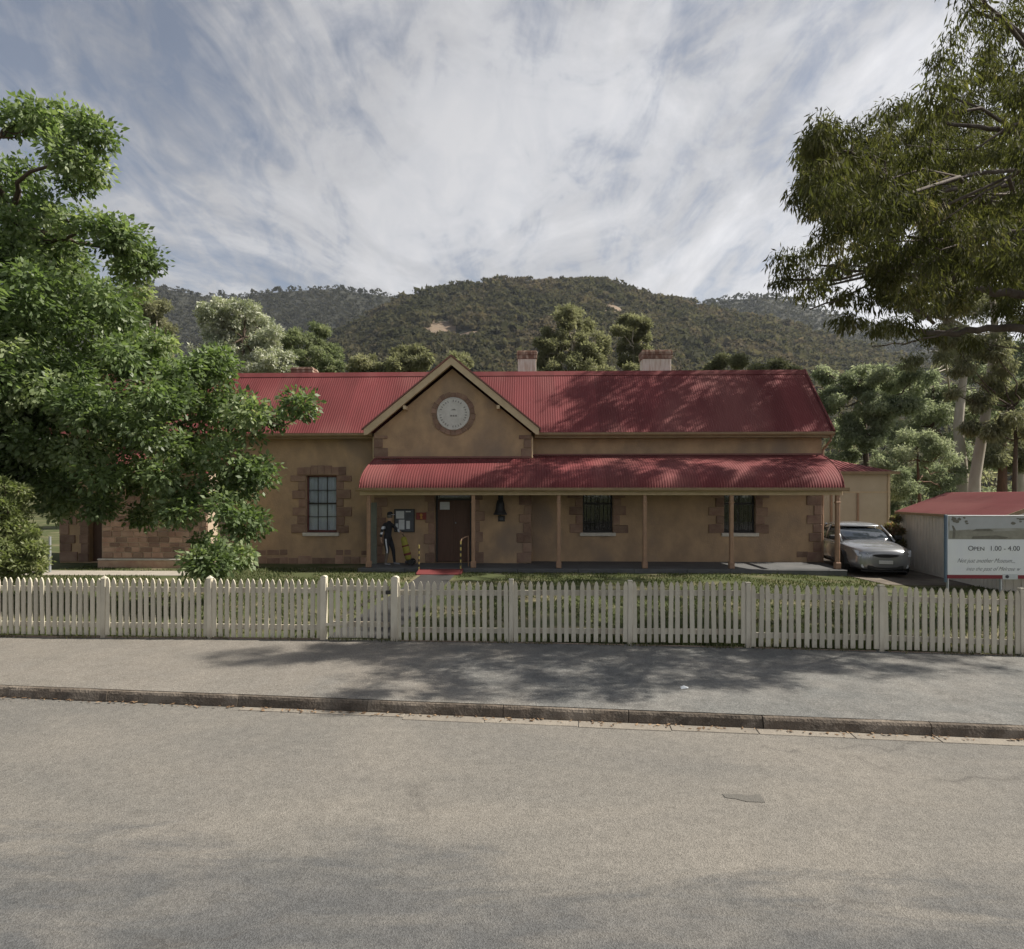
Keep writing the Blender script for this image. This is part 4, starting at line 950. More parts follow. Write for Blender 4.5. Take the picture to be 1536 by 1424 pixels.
# ------------------------------------------------------------------ parked car
CW = Vector((11.72, 18.9, -.115)); hd = Vector((-.205, -.978)).normalized(); cz = math.atan2(hd.y, hd.x)
car = tag(empty('parked_car', (CW.x - hd.x * 2.45, CW.y - hd.y * 2.45, lawn_z(11.8, 20.0) + .014), cz), 'champagne silver sedan parked beside the end of the verandah', 'car')
def loft(stations, ringf, m, name, parent, smooth=True, sub=1):
    V = np.array([ringf(*s) for s in stations]); r, c = V.shape[:2]
    idx = np.arange(r * c).reshape(r, c)
    fs = [(idx[i, k], idx[i, (k + 1) % c], idx[i + 1, (k + 1) % c], idx[i + 1, k]) for i in range(r - 1) for k in range(c)]
    mb_ = MB().add(V.reshape(-1, 3), fs + [tuple(idx[0, ::-1]), tuple(idx[-1])])
    o = mb_.build(name, m, parent, smooth)
    if sub: sm_ = o.modifiers.new('s', 'SUBSURF'); sm_.levels = sub; sm_.render_levels = sub
    return o
def bring(x, w, zb_, zw, zt):
    half = [(0, zb_), (w * .82, zb_), (w * .96, zb_ + .10), (w, zb_ + .22), (w * .995, (zb_ + zw) / 2 + .08), (w * .965, zw - .05), (w * .90, zw + .01), (w * .6, zt), (0, zt + .012)]
    return [(x, y, z) for y, z in half] + [(x, -y, z) for y, z in half[-2:0:-1]]
body_st = [(2.47, .36, .32, .60, .66), (2.44, .56, .23, .68, .765), (2.35, .72, .19, .74, .83), (2.12, .845, .18, .81, .905), (1.6, .905, .18, .865, .975), (1.15, .92, .18, .90, 1.01), (.9, .93, .18, .91, 1.01), (0, .935, .18, .93, .99), (-1.0, .93, .18, .95, 1.01), (-1.7, .92, .2, .97, 1.03), (-2.1, .89, .22, .96, 1.02), (-2.38, .82, .26, .90, .95), (-2.45, .68, .34, .78, .82)]
cb = loft(body_st, bring, M['car'], 'body', car)
def gring(z, xf, xr, w, bul):
    pts = []
    for k in range(9): t = -1 + 2 * k / 8; pts.append((xf + bul * (1 - t * t), w * t, z))
    for k in range(7): t = k / 6; pts.append((xf + (xr - xf) * (t * .86 + .07), w + .015 * math.sin(math.pi * t), z))
    for k in range(9): t = 1 - 2 * k / 8; pts.append((xr - .08 * (1 - t * t), w * t, z))
    for k in range(7): t = k / 6; pts.append((xr + (xf - xr) * (t * .86 + .07), -w - .015 * math.sin(math.pi * t), z))
    return pts
gl_st = [(.90, .98, -1.75, .83, .22), (1.00, .88, -1.62, .81, .22), (1.2, .56, -1.35, .745, .20), (1.37, .28, -1.08, .675, .16)]
loft(gl_st, gring, M['carglass'], 'glasshouse', car, True, 1)
loft([(1.355, .33, -1.12, .690, .16), (1.42, .24, -1.05, .660, .15), (1.49, .02, -.85, .53, .11), (1.52, -.2, -.6, .25, .05)], gring, M['car'], 'roof', car, True, 1)
for sg in (-1, 1):
    for pts, r in (([(1.02, sg * .80, .955), (.60, sg * .738, 1.20), (.27, sg * .668, 1.41)], .034), ([(-.45, sg * .835, .95), (-.42, sg * .768, 1.2), (-.38, sg * .69, 1.40)], .034), ([(-1.68, sg * .80, .98), (-1.35, sg * .745, 1.2), (-1.02, sg * .665, 1.41)], .05)):
        MB().tube(pts, r, 8).build('pillar', M['car'], car, True)
    for xw in (1.42, -1.38):
        wh = MB().lathe([(.20, -.10), (.30, -.105), (.325, -.085), (.33, 0), (.325, .085), (.30, .105), (.20, .10)], (xw, sg * .80, .325), 'y', 28).build('wheel', M['tyre'], car, True)
        MB().lathe([(.205, sg * .085), (.19, sg * .098), (.12, sg * .085), (.05, sg * .10), (.004, sg * .10)], (xw, sg * .80, .325), 'y', 20).build('rim', M['rim'], wh)
        ar = MB(); n_ = 20
        for k in range(n_):
            a0, a1 = math.pi * k / n_, math.pi * (k + 1) / n_
            ar.prism([(xw + r * math.cos(a), .325 + r * math.sin(a)) for r, a in ((.34, a0), (.395, a0), (.395, a1), (.34, a1))], 'y', sg * .60, sg * .945)
        ar.build('wheel_arch', M['carplastic'], car)
        MB().lathe([(.345, 0), (.345, sg * .03), (.01, sg * .03)], (xw, sg * .907, .325), 'y', 24).build('wheel_well', M['carplastic'], car)
        wh.location.y = sg * .05
    mr = MB().cbox((.72, sg * .90 if sg > 0 else -1.10, 1.0), (.86, 1.10 if sg > 0 else -.90, 1.13), .03); mr.build('mirror', M['carplastic'], car)
    hl = [(2.30, sg * .74, .61), (2.425, sg * .44, .575), (2.40, sg * .48, .70), (2.16, sg * .80, .785)]
    MB().add([Vector(p) + Vector((.03, 0, 0)) for p in hl] + [Vector(p) - Vector((.12, 0, 0)) for p in hl], [(0, 1, 2, 3), (7, 6, 5, 4), (0, 4, 5, 1), (1, 5, 6, 2), (2, 6, 7, 3), (3, 7, 4, 0)]).build('headlight', M['lamp'], car)
    MB().lathe([(.055, 2.36), (.055, 2.46), (.03, 2.462)], (-.07, sg * .60, .33), 'x', 12).build('fog_lamp', M['lamp'], car)
    for xh in (.35, -.75): MB().cbox((xh - .1, sg * .93 - .012, .83), (xh + .1, sg * .93 + .012, .855), .005).build('door_handle', M['car'], car)
    MB().box((-.45 - .004, sg * .925 - .008, .28), (-.45 + .004, sg * .925 + .012, .90)).build('door_gap', M['carplastic'], car)
MB().prism([(.36 * math.cos(t), .655 + .075 * math.sin(t) * (1 if math.sin(t) < 0 else .35)) for t in np.linspace(0, 2 * math.pi, 20, endpoint=False)], 'x', 2.40, 2.492).build('grille', M['carplastic'], car)
MB().cbox((2.30, -.50, .24), (2.455, .50, .36), .02).build('air_intake', M['carplastic'], car)
MB().cbox((2.40, -.19, .40), (2.50, .19, .50), .006).build('number_plate', M['plate'], car)
MB().cbox((2.20, -.62, .155), (2.40, .62, .20), .012).build('chin_spoiler', M['carplastic'], car)
car.scale = (1.05, 1.03, 1.08)
for sg in (-.1, .45): MB().tube([(1.10, sg, .985), (.98, sg - .42, 1.01)], .010, 6).build('wiper', M['carplastic'], car)

# ------------------------------------------------------------------ shed with gable front, beige shed, museum sign
shx, shy = 13.05, 15.95
shed = tag(empty('garden_shed', (shx, shy, 0), R(-9)), 'low pale metal shed with a red iron roof, behind the museum sign', 'shed')
SW, SL = 3.2, 5.7
MB().prism([(0, -.1), (SW, -.1), (SW, 1.92), (SW / 2, 2.56), (0, 1.92)], 'y', 0, SL).build('wall', M['greywall'], shed)
rb_ = MB()
for k in range(int(SL / .19)): rb_.box((-.012, .06 + k * .19, .02), (-.0005, .10 + k * .19, 1.9))
rb_.build('wall_rib', M['greywall'], shed)
rb_ = MB()
for k in range(int(SW / .19)):
    x_ = .06 + k * .19; rb_.box((x_, -.012, .02), (x_ + .04, -.0005, 1.88))
rb_.build('wall_rib', M['greywall'], shed)
def shed_corr(root, prof, c0, c1, m, pitch=.1, amp=.008):
    pr = [Vector(p) for p in prof]; t = (pr[-1] - pr[0]).normalized(); n_ = Vector((-t.y, t.x)); nc = int((c1 - c0) / pitch * 6)
    c = np.linspace(c0, c1, nc + 1); w = amp * np.sin(2 * np.pi * c / pitch)
    V = np.array([np.stack([p.x + n_.x * w, c, p.y + n_.y * w], 1) for p in pr])
    return link('roof', grid_mesh('roof', V, m), root)
shed_corr(shed, [(-.10, 1.91), (SW / 2, 2.60)], -.12, SL + .12, M['roof']); shed_corr(shed, [(SW / 2, 2.60), (SW + .10, 1.91)], -.12, SL + .12, M['roof'])
MB().prism([(-.12, 1.83), (-.06, 1.83), (-.06, 1.91), (-.12, 1.91)], 'y', -.13, SL + .12).build('gutter', M['gutter'], shed)
for sg in (0, 1):
    xa = -.11 if sg == 0 else SW + .11
    MB().prism([(xa, 1.93), (SW / 2, 2.63), (SW / 2, 2.52), (xa, 1.82)], 'y', -.15, -.125).build('barge_board', M['gutter'], shed)
MB().box((.9, -.03, .0), (.96, -.013, 1.85)).build('door_trim', M['steel'], shed); MB().box((2.2, -.03, .0), (2.26, -.013, 1.85)).build('door_trim', M['steel'], shed)
# beige shed behind the car
bx0, bx1, by = 12.3, (1333 - CX) / F * 26.0, 26.0
bshed = tag(empty('beige_shed', (bx0, by, 0), R(-1.7)), 'beige metal shed with hipped red roof, behind the silver car', 'shed')
BW, BD = bx1 - bx0, 5.0
MB().box((0, 0, -.2), (BW, BD, 3.45)).build('wall', M['beige'], bshed)
ze, zr = 3.5, 4.25
MB().add([(-.2, -.2, ze), (BW + .2, -.2, ze), (BW + .2, BD + .2, ze), (-.2, BD + .2, ze), (1.2, BD / 2, zr), (BW - 1.6, BD / 2, zr)], [(0, 1, 5, 4), (1, 2, 5), (2, 3, 4, 5), (3, 0, 4)]).build('roof', M['roof'], bshed)
rb_ = MB()
for k in range(1, int((BW + .2) / .2)): 
    x_ = k * .2; t = min(1, (BW - x_) / 1.8 + .05)
    rb_.add([(x_, -.19, ze + .006), (x_ + .03, -.19, ze + .006), (x_ + .03, -.19 + t * 2.6, ze + .006 + t * .72), (x_, -.19 + t * 2.6, ze + .006 + t * .72), (x_ + .015, -.19, ze + .03), (x_ + .015, -.19 + t * 2.6, ze + .03 + t * .72)], [(0, 1, 4), (0, 4, 5, 3), (1, 2, 5, 4), (3, 5, 2)])
rb_.build('roof_rib', M['roof'], bshed)
MB().prism([(-.28, ze - .10), (-.2, ze - .10), (-.2, ze + .02), (-.28, ze + .02)], 'x', -.25, BW + .25).build('gutter', M['gutter'], bshed)
MB().box((-.02, -.025, 2.60), (BW + .003, -.003, 2.66)).build('trim', M['cream'], bshed)
for px in (1246, 1285, 1330): x_ = ((px - CX) / F * 26.0) - bx0; MB().box((x_ - .04, -.045, 0), (x_ + .04, -.028, 2.595 if px < 1300 else 3.4)).build('trim', M['cream'] if px > 1300 else M['post'], bshed)
# museum sign
sy = 15.25; sxa = (1421.5 - CX) / F * sy; szt, szb = H + (YH - 773) / F * sy, H + (YH - 868) / F * sy
ssc = sy / F
msign = tag(empty('museum_sign', (sxa, sy, 0), R(-2)), 'big white sign with old sepia picture and opening hours, in front of the shed', 'sign')
SGW = 3.3
def sp(px, py): return ((px - 1421.5) * ssc, H + (YH - py) * ssc)
x1_ = SGW; zmid = sp(0, 809)[1]; zred = sp(0, 862.5)[1]
MB().cbox((0, 0, zred), (x1_, .03, szt), .004).build('panel', M['signwhite'], msign)
MB().cbox((0, 0, szb), (x1_, .03, zred - .002), .004).build('red_strip', M['signred'], msign)
sep = mat('sepia_print', (0.40, 0.40, 0.37), (0.30, 0.29, 0.25), 2.2, 0.6, c3=(0.20, 0.19, 0.15), scale3=1.6, stretch=(1, 1, 3))
pic = MB().box((.015, -.004, zmid), (x1_ - .02, -.0005, szt - .02)).build('picture', sep, msign)
def flat(poly, d, m, name='print'):
    return MB().prism([sp(*p) for p in poly], 'y', -.004 - d, -.0045 - d + .001).build(name, m, pic)
pk = mat('sepia_ink', (0.13, 0.125, 0.10), (0.19, 0.18, 0.15), 9, .6); pk2 = mat('sepia_ground', (0.24, 0.23, 0.19), (0.31, 0.30, 0.25), 6, .6); pk3 = mat('sepia_sky', (0.46, 0.48, 0.50), (0.42, 0.43, 0.44), 2, .6)
flat([(1424, 775.5), (1600, 775.5), (1600, 791), (1480, 793), (1424, 796)], .0012, pk3)
flat([(1424, 797), (1450, 795), (1470, 798), (1500, 797), (1560, 793), (1600, 795), (1600, 808.5), (1424, 808.5)], .0022, pk2)
flat([(1456, 801), (1462, 795.5), (1480, 794.5), (1490, 798), (1490, 804), (1456, 804)], .0032, pk2)
flat([(1455, 797), (1463, 793.5), (1482, 793), (1489, 797)], .0042, pk)
flat([(1458, 804.5), (1492, 803), (1510, 806), (1505, 808.4), (1456, 808.4)], .0036, pk)
flat([(1428, 808), (1429, 795), (1427, 788), (1430, 789), (1433, 795), (1432, 808)], .0036, pk)
rp_ = random.Random(4)
for k in range(26):
    x_, y_ = rp_.choice([(1430 + rp_.uniform(-5, 22), 779 + rp_.uniform(-3, 7)), (1525 + rp_.uniform(-10, 30), 781 + rp_.uniform(-5, 8))]); r_ = rp_.uniform(1.2, 3.2)
    flat([(x_ + r_ * 1.5 * math.cos(t) * rp_.uniform(.6, 1.1), y_ + r_ * math.sin(t) * rp_.uniform(.6, 1.1)) for t in np.linspace(0, 6.28, 8, endpoint=False)], .005 + .0001 * k, pk)
def text(body_, px, py, hpx, m, shear=0, name='lettering', sx_=1.0, off=0.0):
    cu = bpy.data.curves.new(name, 'FONT'); cu.body = body_; cu.size = hpx * ssc / .70; cu.shear = shear; cu.extrude = .001; cu.offset = off; cu.materials.append(m)
    tmp = bpy.data.objects.new(name, cu); COL.objects.link(tmp)
    dg = bpy.context.evaluated_depsgraph_get(); dg.update()
    me = bpy.data.meshes.new_from_object(tmp.evaluated_get(dg)); bpy.data.objects.remove(tmp); me.name = name
    o = link(name, me, msign)
    x_, z_ = sp(px, py); o.location = (x_, -.003, z_); o.rotation_euler = (R(90), 0, 0); o.scale = (sx_, 1, 1)
    return o
text('O', 1451, 826, 7.2, M['signtext'], name='lettering'); text('PEN', 1459, 826, 5.8, M['signtext'], sx_=1.12)
text('1.00 - 4.00', 1482.5, 826, 7.2, M['signtext']); text('PM', 1533.5, 826, 5.8, M['signtext'])
text('Not just another Museum...', 1435, 844, 6.6, M['signscript'], .55, sx_=.80, off=-.002)
text('into the past of Melrose w', 1448, 856, 6.2, M['signscript'], .55, sx_=.82, off=-.002)
em = MB().box((sp(1501.5, 0)[0], -.006, sp(0, 868.8)[1]), (sp(1523.5, 0)[0], -.0008, sp(0, 861)[1])).build('emblem_panel', M['paper'], msign)
MB().lathe([(.045, -.0062), (.045, -.010), (.002, -.010)], (sp(1508, 0)[0], 0, sp(0, 864.8)[1]), 'y', 14).build('emblem', M['signtext'], em)
for x_, m_ in ((-.035, 'blue'), (x1_ + .01, 'blue')): MB().cbox((x_ - .025, .0, szb - .1), (x_ + .02, .06, szt + .01), .006).build('post', M[m_], msign)
for x_ in (.03, x1_ - .06, 1.35): MB().tube([(x_, .055, -.2), (x_, .055, szb + .02)], .03, 8).build('leg', M['steel'], msign)
# ------------------------------------------------------------------ hills and their forest
near_line = [(-700, 640), (100, 640), (380, 575), (450, 535), (520, 500), (580, 462), (640, 441), (700, 429), (740, 424), (800, 428), (860, 424), (905, 426), (960, 440), (1010, 452), (1060, 468), (1150, 486), (1250, 510), (1350, 540), (1500, 590), (2300, 640)]
far_line = [(-900, 480), (-300, 470), (0, 440), (150, 432), (230, 432), (300, 443), (350, 446), (420, 436), (480, 434), (560, 442), (620, 448), (740, 462), (1000, 456), (1050, 456), (1100, 450), (1160, 446), (1220, 462), (1300, 486), (1400, 505), (1540, 525), (1900, 560), (2500, 600)]
def ridge(line, px): return np.interp(px, [p[0] for p in line], [p[1] for p in line])
def hill_z(px, t, line, Yb, Yr, wob):
    """height on the slope: t = 0 foot, 1 ridge, >1 the far side"""
    zr = H + (YH - ridge(line, px)) / F * Yr
    prof_ = np.where(t <= 1, np.clip(t, 0, 1) ** 1.15, np.maximum(0, 1 - (t - 1) * 1.2))
    g = np.sin(px * .021 + t * 3.0) * .5 + np.sin(px * .047 - t * 5 + 1.3) * .3 + np.sin(px * .11 + t * 9) * .2
    return zr * prof_ + g * wob * np.clip(t, 0, 1) * np.clip(1.15 - t, 0, 1) * 2
hill_m = mat('dry_hill_soil', (0.030, 0.031, 0.020), (0.024, 0.025, 0.016), 0.02, 0.95)
clear_m = mat('bare_scree', (0.21, 0.15, 0.105), (0.12, 0.095, 0.065), 0.09, 0.95)
def hill(name, line, Yb, Yr, wob, pxs, nt):
    V = np.zeros((nt, len(pxs), 3))
    for i, t in enumerate(np.linspace(0, 1.5, nt)):
        Y = Yb + (Yr - Yb) * t
        z = hill_z(pxs, np.full(len(pxs), t), line, Yb, Yr, wob)
        V[i] = np.stack([(pxs - CX) / F * Y, np.full(len(pxs), Y), z - 1.0], 1)
    return tag(link(name, grid_mesh(name, V, hill_m)), kind='structure')
NY, FY = (300, 900), (700, 1500)
hill('hill_near', near_line, *NY, 10, np.linspace(-600, 2200, 200), 40).name = 'hill'
hill('hill_far', far_line, *FY, 14, np.linspace(-900, 2500, 200), 40).name = 'hill'
def leaf_quads(C, A, B):
    """diamond faces: base C, long axis A, half-width B"""
    v = np.stack([C, C + A * .5 - B, C + A, C + A * .5 + B], 1)
    return v.reshape(-1, 3)
def unit(v): return v / np.maximum(np.linalg.norm(v, axis=-1, keepdims=True), 1e-9)
def forest(name, line, YY, wob, n, pxr, size, gaps, matl, k, tmin=0.0):
    t = RNG.uniform(tmin, 1.06, n) ** .85; px = RNG.uniform(*pxr, n)
    Y = YY[0] + (YY[1] - YY[0]) * t
    z = hill_z(px, t, line, *YY, wob)
    X = (px - CX) / F * Y
    py = YH - (z - H) / Y * F
    keep = np.ones(n, bool)
    for gx_, gy_, ga_, gb_ in gaps:
        keep &= (((px - gx_) / ga_) ** 2 + ((py - gy_) / gb_) ** 2) > RNG.uniform(.35, 1.15, n)
    X, Y, z, px = X[keep], Y[keep], z[keep], px[keep]; n = len(X)
    s = size * RNG.lognormal(0, .28, n)
    d = unit(RNG.normal(0, 1, (n, k, 3))); d[:, :, 2] = np.abs(d[:, :, 2]) * 1.0 - .25
    ctr = np.stack([X, Y, z + s * .62], 1)[:, None] + d * (s[:, None, None] * np.array([.52, .52, .50])) * RNG.uniform(.55, 1.05, (n, k, 1))
    a = unit(RNG.normal(0, 1, (n, k, 3))); b_ = unit(np.cross(a, d + .4 * RNG.normal(0, 1, (n, k, 3))))
    sz_ = s[:, None, None] * RNG.uniform(.26, .56, (n, k, 1))
    c3 = ctr.reshape(-1, 3); a3 = (a * sz_).reshape(-1, 3); b3 = (b_ * sz_ * .42).reshape(-1, 3)
    v = np.stack([c3 - a3 * .5 - b3, c3 + a3 * .6, c3 - a3 * .35 + b3 * 1.1], 1).reshape(-1, 3)
    patch_ = np.array([noise.noise((x_ * .012, y_ * .012, 3.0)) for x_, y_ in zip(X, Y)])
    c_ = np.clip(.5 + .55 * patch_ + RNG.normal(0, .15, n), 0, 1)
    at = np.clip(np.repeat(c_, k) + RNG.normal(0, .03, n * k), 0, 1)
    return tag(link(name, quads_mesh(name, v, np.arange(len(v)).reshape(-1, 3), matl, attr=at)), kind='stuff')
near_fm = leaf_mat('bush_near', [(0, (0.046, 0.049, 0.027)), (.35, (0.070, 0.070, 0.040)), (.6, (0.090, 0.083, 0.050)), (.8, (0.104, 0.088, 0.058)), (1, (0.13, 0.106, 0.074))], .9, .45, .05, (1.2, 1.2, .95))
far_fm = leaf_mat('bush_far', [(0, (0.036, 0.038, 0.024)), (.5, (0.048, 0.049, 0.032)), (1, (0.064, 0.060, 0.040))], .95, .45, .05, (1.1, 1.1, .9))
tag(forest('hillside_forest', near_line, NY, 12, 30000, (330, 1620), 7.6, [(662, 497, 27, 17), (925, 466, 25, 8), (700, 505, 27, 9)], near_fm, 18, .02), 'olive brown gum forest covering the nearer hill behind the house', 'forest')
tag(forest('hillside_forest', far_line, FY, 16, 15000, (60, 1560), 9.5, [], far_fm, 12, .25), 'dark grey-green forest on the farther ridge to either side', 'forest')
for gx_, gy_, w_, h_ in ((660, 498, 24, 15), (925, 466, 22, 6), (700, 505, 20, 6)):
    # bare ground showing on the slope
    ts = np.linspace(.2, 1, 400); Yt = NY[0] + (NY[1] - NY[0]) * ts
    pyv = YH - (hill_z(np.full(400, gx_), ts, near_line, *NY, 10) - H) / Yt * F
    t0 = ts[np.argmin(np.abs(pyv - (gy_ + h_)))]; t1 = ts[np.argmin(np.abs(pyv - (gy_ - h_)))]
    V = np.zeros((10, 12, 3))
    for i, tt in enumerate(np.linspace(t0, t1, 10)):
        Y = NY[0] + (NY[1] - NY[0]) * tt; px_ = np.linspace(gx_ - w_, gx_ + w_, 12)
        V[i] = np.stack([(px_ - CX) / F * Y, np.full(12, Y), hill_z(px_, np.full(12, tt), near_line, *NY, 10) + .3], 1)
    tag(link('bare_slope', grid_mesh('bare_slope', V, clear_m)), kind='structure')

# ------------------------------------------------------------------ trees
def scatter(lobes, rs_, dens, rng, squash=.8, inner=.45):
    """small clumps spread over and inside big lobes: lobes = [(centre, radius)]"""
    C, Rr = [], []
    for c, r in lobes:
        n = max(3, int(dens * (r / rs_) ** 2))
        d = unit(rng.normal(0, 1, (n, 3))) * (rng.uniform(inner, 1, (n, 1)) ** .6) * np.array([1, 1, squash])
        C.append(np.array(c) + d * max(r - rs_ * .5, r * .4)); Rr.append(rs_ * rng.uniform(.6, 1.35, n))
    return np.concatenate(C), np.concatenate(Rr)
def foliage(name, C, Rr, n, L, W, matl, rng, droop=0.0, outward=.6, flat_=.75, bias=0.0, spread=.6, crvar=.16):
    w = Rr ** 2; idx = rng.choice(len(C), n, p=w / w.sum())
    d = unit(rng.normal(0, 1, (n, 3)))
    p = C[idx] + d * np.array([1, 1, flat_]) * Rr[idx][:, None] * rng.uniform(.15, 1, (n, 1)) ** .7
    a = unit(d * outward + rng.normal(0, spread, (n, 3)) + np.array([0, 0, -droop]))
    up = unit(np.array([0, 0, 1.0]) + rng.normal(0, .55, (n, 3)))
    b_ = unit(np.cross(a, up))
    l = L * rng.uniform(.6, 1.3, (n, 1))
    v = leaf_quads(p, a * l, b_ * l * (W / L) / 2)
    cr = rng.normal(0, crvar, len(C))
    at = np.clip(.45 + bias + cr[idx] + rng.normal(0, .14, n), 0, 1)
    return quads_mesh(name, v, np.arange(4 * n).reshape(-1, 4), matl, attr=at)
def limb(mb_, p, q, r0, r1, rng, n=6, wob=.12, sag=0.0, sides=7):
    p, q = np.array(p, float), np.array(q, float); L = np.linalg.norm(q - p); pts = []
    off = np.clip(rng.normal(0, wob * L, 3), -.35, .35)
    for i in range(n + 1):
        t = i / n; pts.append(p + (q - p) * t + off * math.sin(math.pi * t) + np.array([0, 0, -sag * L * math.sin(math.pi * t)]) + rng.normal(0, .02 * L, 3) * (0 < i < n))
    mb_.tube(pts, [r0 + (r1 - r0) * (i / n) ** .8 for i in range(n + 1)], sides); return pts
def tree(name, label, base, trunk, lobes, rs_, dens, n, L, W, leafm, barkm, seed, droop=0, r0=.25, twigs=3, group=None, cat='tree', squash=.8, inner=.45, spread=.6, limb_sides=6, outward=.6, crvar=.16):
    rng = np.random.default_rng(seed)
    root = tag(empty(name, base), label, cat, group); b_ = np.array(base, float)
    lobes = [(np.array(c, float) - b_, r) for c, r in lobes]
    mb_ = MB(); tp_ = [np.array(t, float) - b_ for t in trunk]
    mb_.tube([tuple(t) for t in tp_], [r0 * (1.25 if i == 0 else 1 - .85 * (i / len(tp_)) ** 1.4) for i in range(len(tp_))], 10)
    C, Rr = scatter(lobes, rs_, dens, rng, squash, inner)
    k0 = len(C)
    for li, (c, r) in enumerate(lobes):
        if len(lobes) > 24 and (li % (4 if len(lobes) < 90 else 8) or c[2] < 2.6 or np.linalg.norm(c[:2] - tp_[-1][:2]) > 9): continue
        st_ = tp_[-1] if np.linalg.norm(tp_[-1] - c) < np.linalg.norm(tp_[len(tp_) // 2] - c) * 1.05 else tp_[len(tp_) // 2]
        pts = limb(mb_, st_, c, min(r0 * .42, .075), min(r0 * .12, .02), rng, 8, .13, .04, limb_sides)
        near_ = np.argsort(np.linalg.norm(C - c, axis=1))[: max(3, int(twigs * 3))]
        for j in rng.choice(near_, min(len(near_), twigs), replace=False): limb(mb_, pts[rng.integers(6, 9)], C[j], min(r0 * .12, .022), .006, rng, 4, .1, 0, 4)
    mb_.build('trunk', barkm, root, True)
    link('crown', foliage('crown', C, Rr, n, L, W, leafm, rng, droop, outward, spread=spread, crvar=crvar), root)
    return root
def lobes_px(lst, Y0, jit, seed, back=1):
    """lobes given as (column, row, radius) in the photograph, set at their distance with real depth"""
    r_ = random.Random(seed); out = []
    for i, e in enumerate(lst):
        px, py, rp_ = e[:3]; Y = Y0 + (e[3] if len(e) > 3 else r_.uniform(-jit, jit)); r = rp_ * Y / F
        out.append((P(px, py, Y), r))
    return out
green_l = leaf_mat('broad_green_leaves', [(0, (0.070, 0.100, 0.042)), (.35, (0.128, 0.178, 0.080)), (.65, (0.190, 0.240, 0.122)), (1, (0.30, 0.34, 0.20))], .45, .42, .4)
gum_dark = leaf_mat('dark_gum_leaves', [(0, (0.040, 0.043, 0.018)), (.4, (0.080, 0.083, 0.034)), (.75, (0.125, 0.122, 0.055)), (1, (0.20, 0.17, 0.09))], .7, .35, .1)
gum_olive = leaf_mat('olive_gum_leaves', [(0, (0.128, 0.130, 0.080)), (.4, (0.205, 0.208, 0.135)), (.75, (0.275, 0.272, 0.185)), (1, (0.36, 0.34, 0.235))], .65, .5, .15, (1.25, 1.3, .95))
gum_grey = leaf_mat('grey_green_leaves', [(0, (0.130, 0.155, 0.098)), (.4, (0.228, 0.260, 0.169)), (.75, (0.337, 0.365, 0.255)), (1, (0.477, 0.477, 0.368))], .65, .5, .15, (1.2, 1.25, 1.0))
silver = leaf_mat('silver_leaves', [(0, (0.193, 0.220, 0.167)), (.4, (0.351, 0.369, 0.290)), (.75, (0.527, 0.527, 0.439)), (1, (0.550, 0.550, 0.550))], .6, .2, .35)
pale_shrub = leaf_mat('pale_shrub_leaves', [(0, (0.09, 0.11, 0.045)), (.4, (0.17, 0.20, 0.085)), (.75, (0.24, 0.26, 0.13)), (1, (0.32, 0.32, 0.18))], .5, .4, .3)
mid_green = leaf_mat('mid_green_leaves', [(0, (0.105, 0.130, 0.072)), (.4, (0.175, 0.205, 0.120)), (.75, (0.240, 0.262, 0.165)), (1, (0.31, 0.32, 0.21))], .65, .5, .15, (1.25, 1.3, .95))

# big leafy tree on the left
LT = [(20, 185, 28), (58, 172, 20), (98, 184, 25), (140, 196, 15), (97, 232, 22), (130, 252, 18), (75, 195, 18), (112, 268, 22), (25, 256, 32), (-60, 340, 110), (5, 312, 74), (72, 338, 52), (122, 330, 32), (158, 350, 36), (196, 368, 30), (222, 387, 20), (205, 395, 24), (40, 410, 92), (130, 420, 80), (180, 445, 52), (-90, 450, 150), (0, 540, 130), (105, 530, 100), (190, 515, 62), (240, 555, 62), (190, 590, 90), (290, 550, 40), (325, 540, 26), (300, 575, 50), (-60, 650, 130), (90, 640, 100), (190, 670, 85), (270, 640, 78), (330, 610, 46), (350, 650, 48), (385, 610, 34), (420, 617, 30), (450, 612, 20), (120, 715, 70), (200, 725, 60), (280, 720, 62), (340, 705, 46), (372, 730, 40), (385, 705, 26), (335, 765, 34), (368, 785, 19), (305, 805, 34), (322, 838, 20), (303, 842, 13), (362, 835, 14), (255, 765, 34), (95, 755, 36), (150, 760, 24), (60, 720, 50), (215, 775, 20)]
lt = lobes_px(LT, 13.2, 1.3, 4)
lt += [(P(px, py, Y), r) for px, py, Y, r in ((-300, 420, 14, 2.4), (-330, 600, 13.5, 2.2), (-150, 250, 14, 1.9), (-150, 500, 15.5, 2.3), (60, 480, 15.8, 2.0), (150, 600, 15.6, 1.6), (-60, 620, 15.8, 2.0), (-420, 520, 15, 2.0), (10, 690, 13, 1.1), (-60, 720, 13, 1.3), (30, 640, 12.6, 1.3), (-120, 620, 12.6, 1.8), (60, 580, 12.2, 1.2), (-30, 540, 12, 1.4), (-240, 720, 13.5, 1.4), (-40, 430, 11.6, 1.4))]
tree('leafy_tree', 'large bright green leafy tree on the left, hanging over the lawn before the house', (-12.3, 13.6, .05), [(-12.3, 13.6, 0), (-12.2, 13.6, 1.4), (-11.9, 13.6, 2.8), (-11.4, 13.6, 4.4), (-11.2, 13.5, 6.2), (-11.0, 13.4, 8.4)], lt, .40, 1.75, 205000, .135, .07, green_l, M['bark'], 31, .35, .30, 3, squash=.85, inner=.78, outward=.9, crvar=.24)
def crown_left(py):
    return np.interp(py, [-400, 0, 60, 120, 150, 175, 195, 300, 340, 375, 440, 470, 520], [1430, 1425, 1412, 1400, 1345, 1290, 1205, 1205, 1235, 1175, 1165, 1230, 1260])
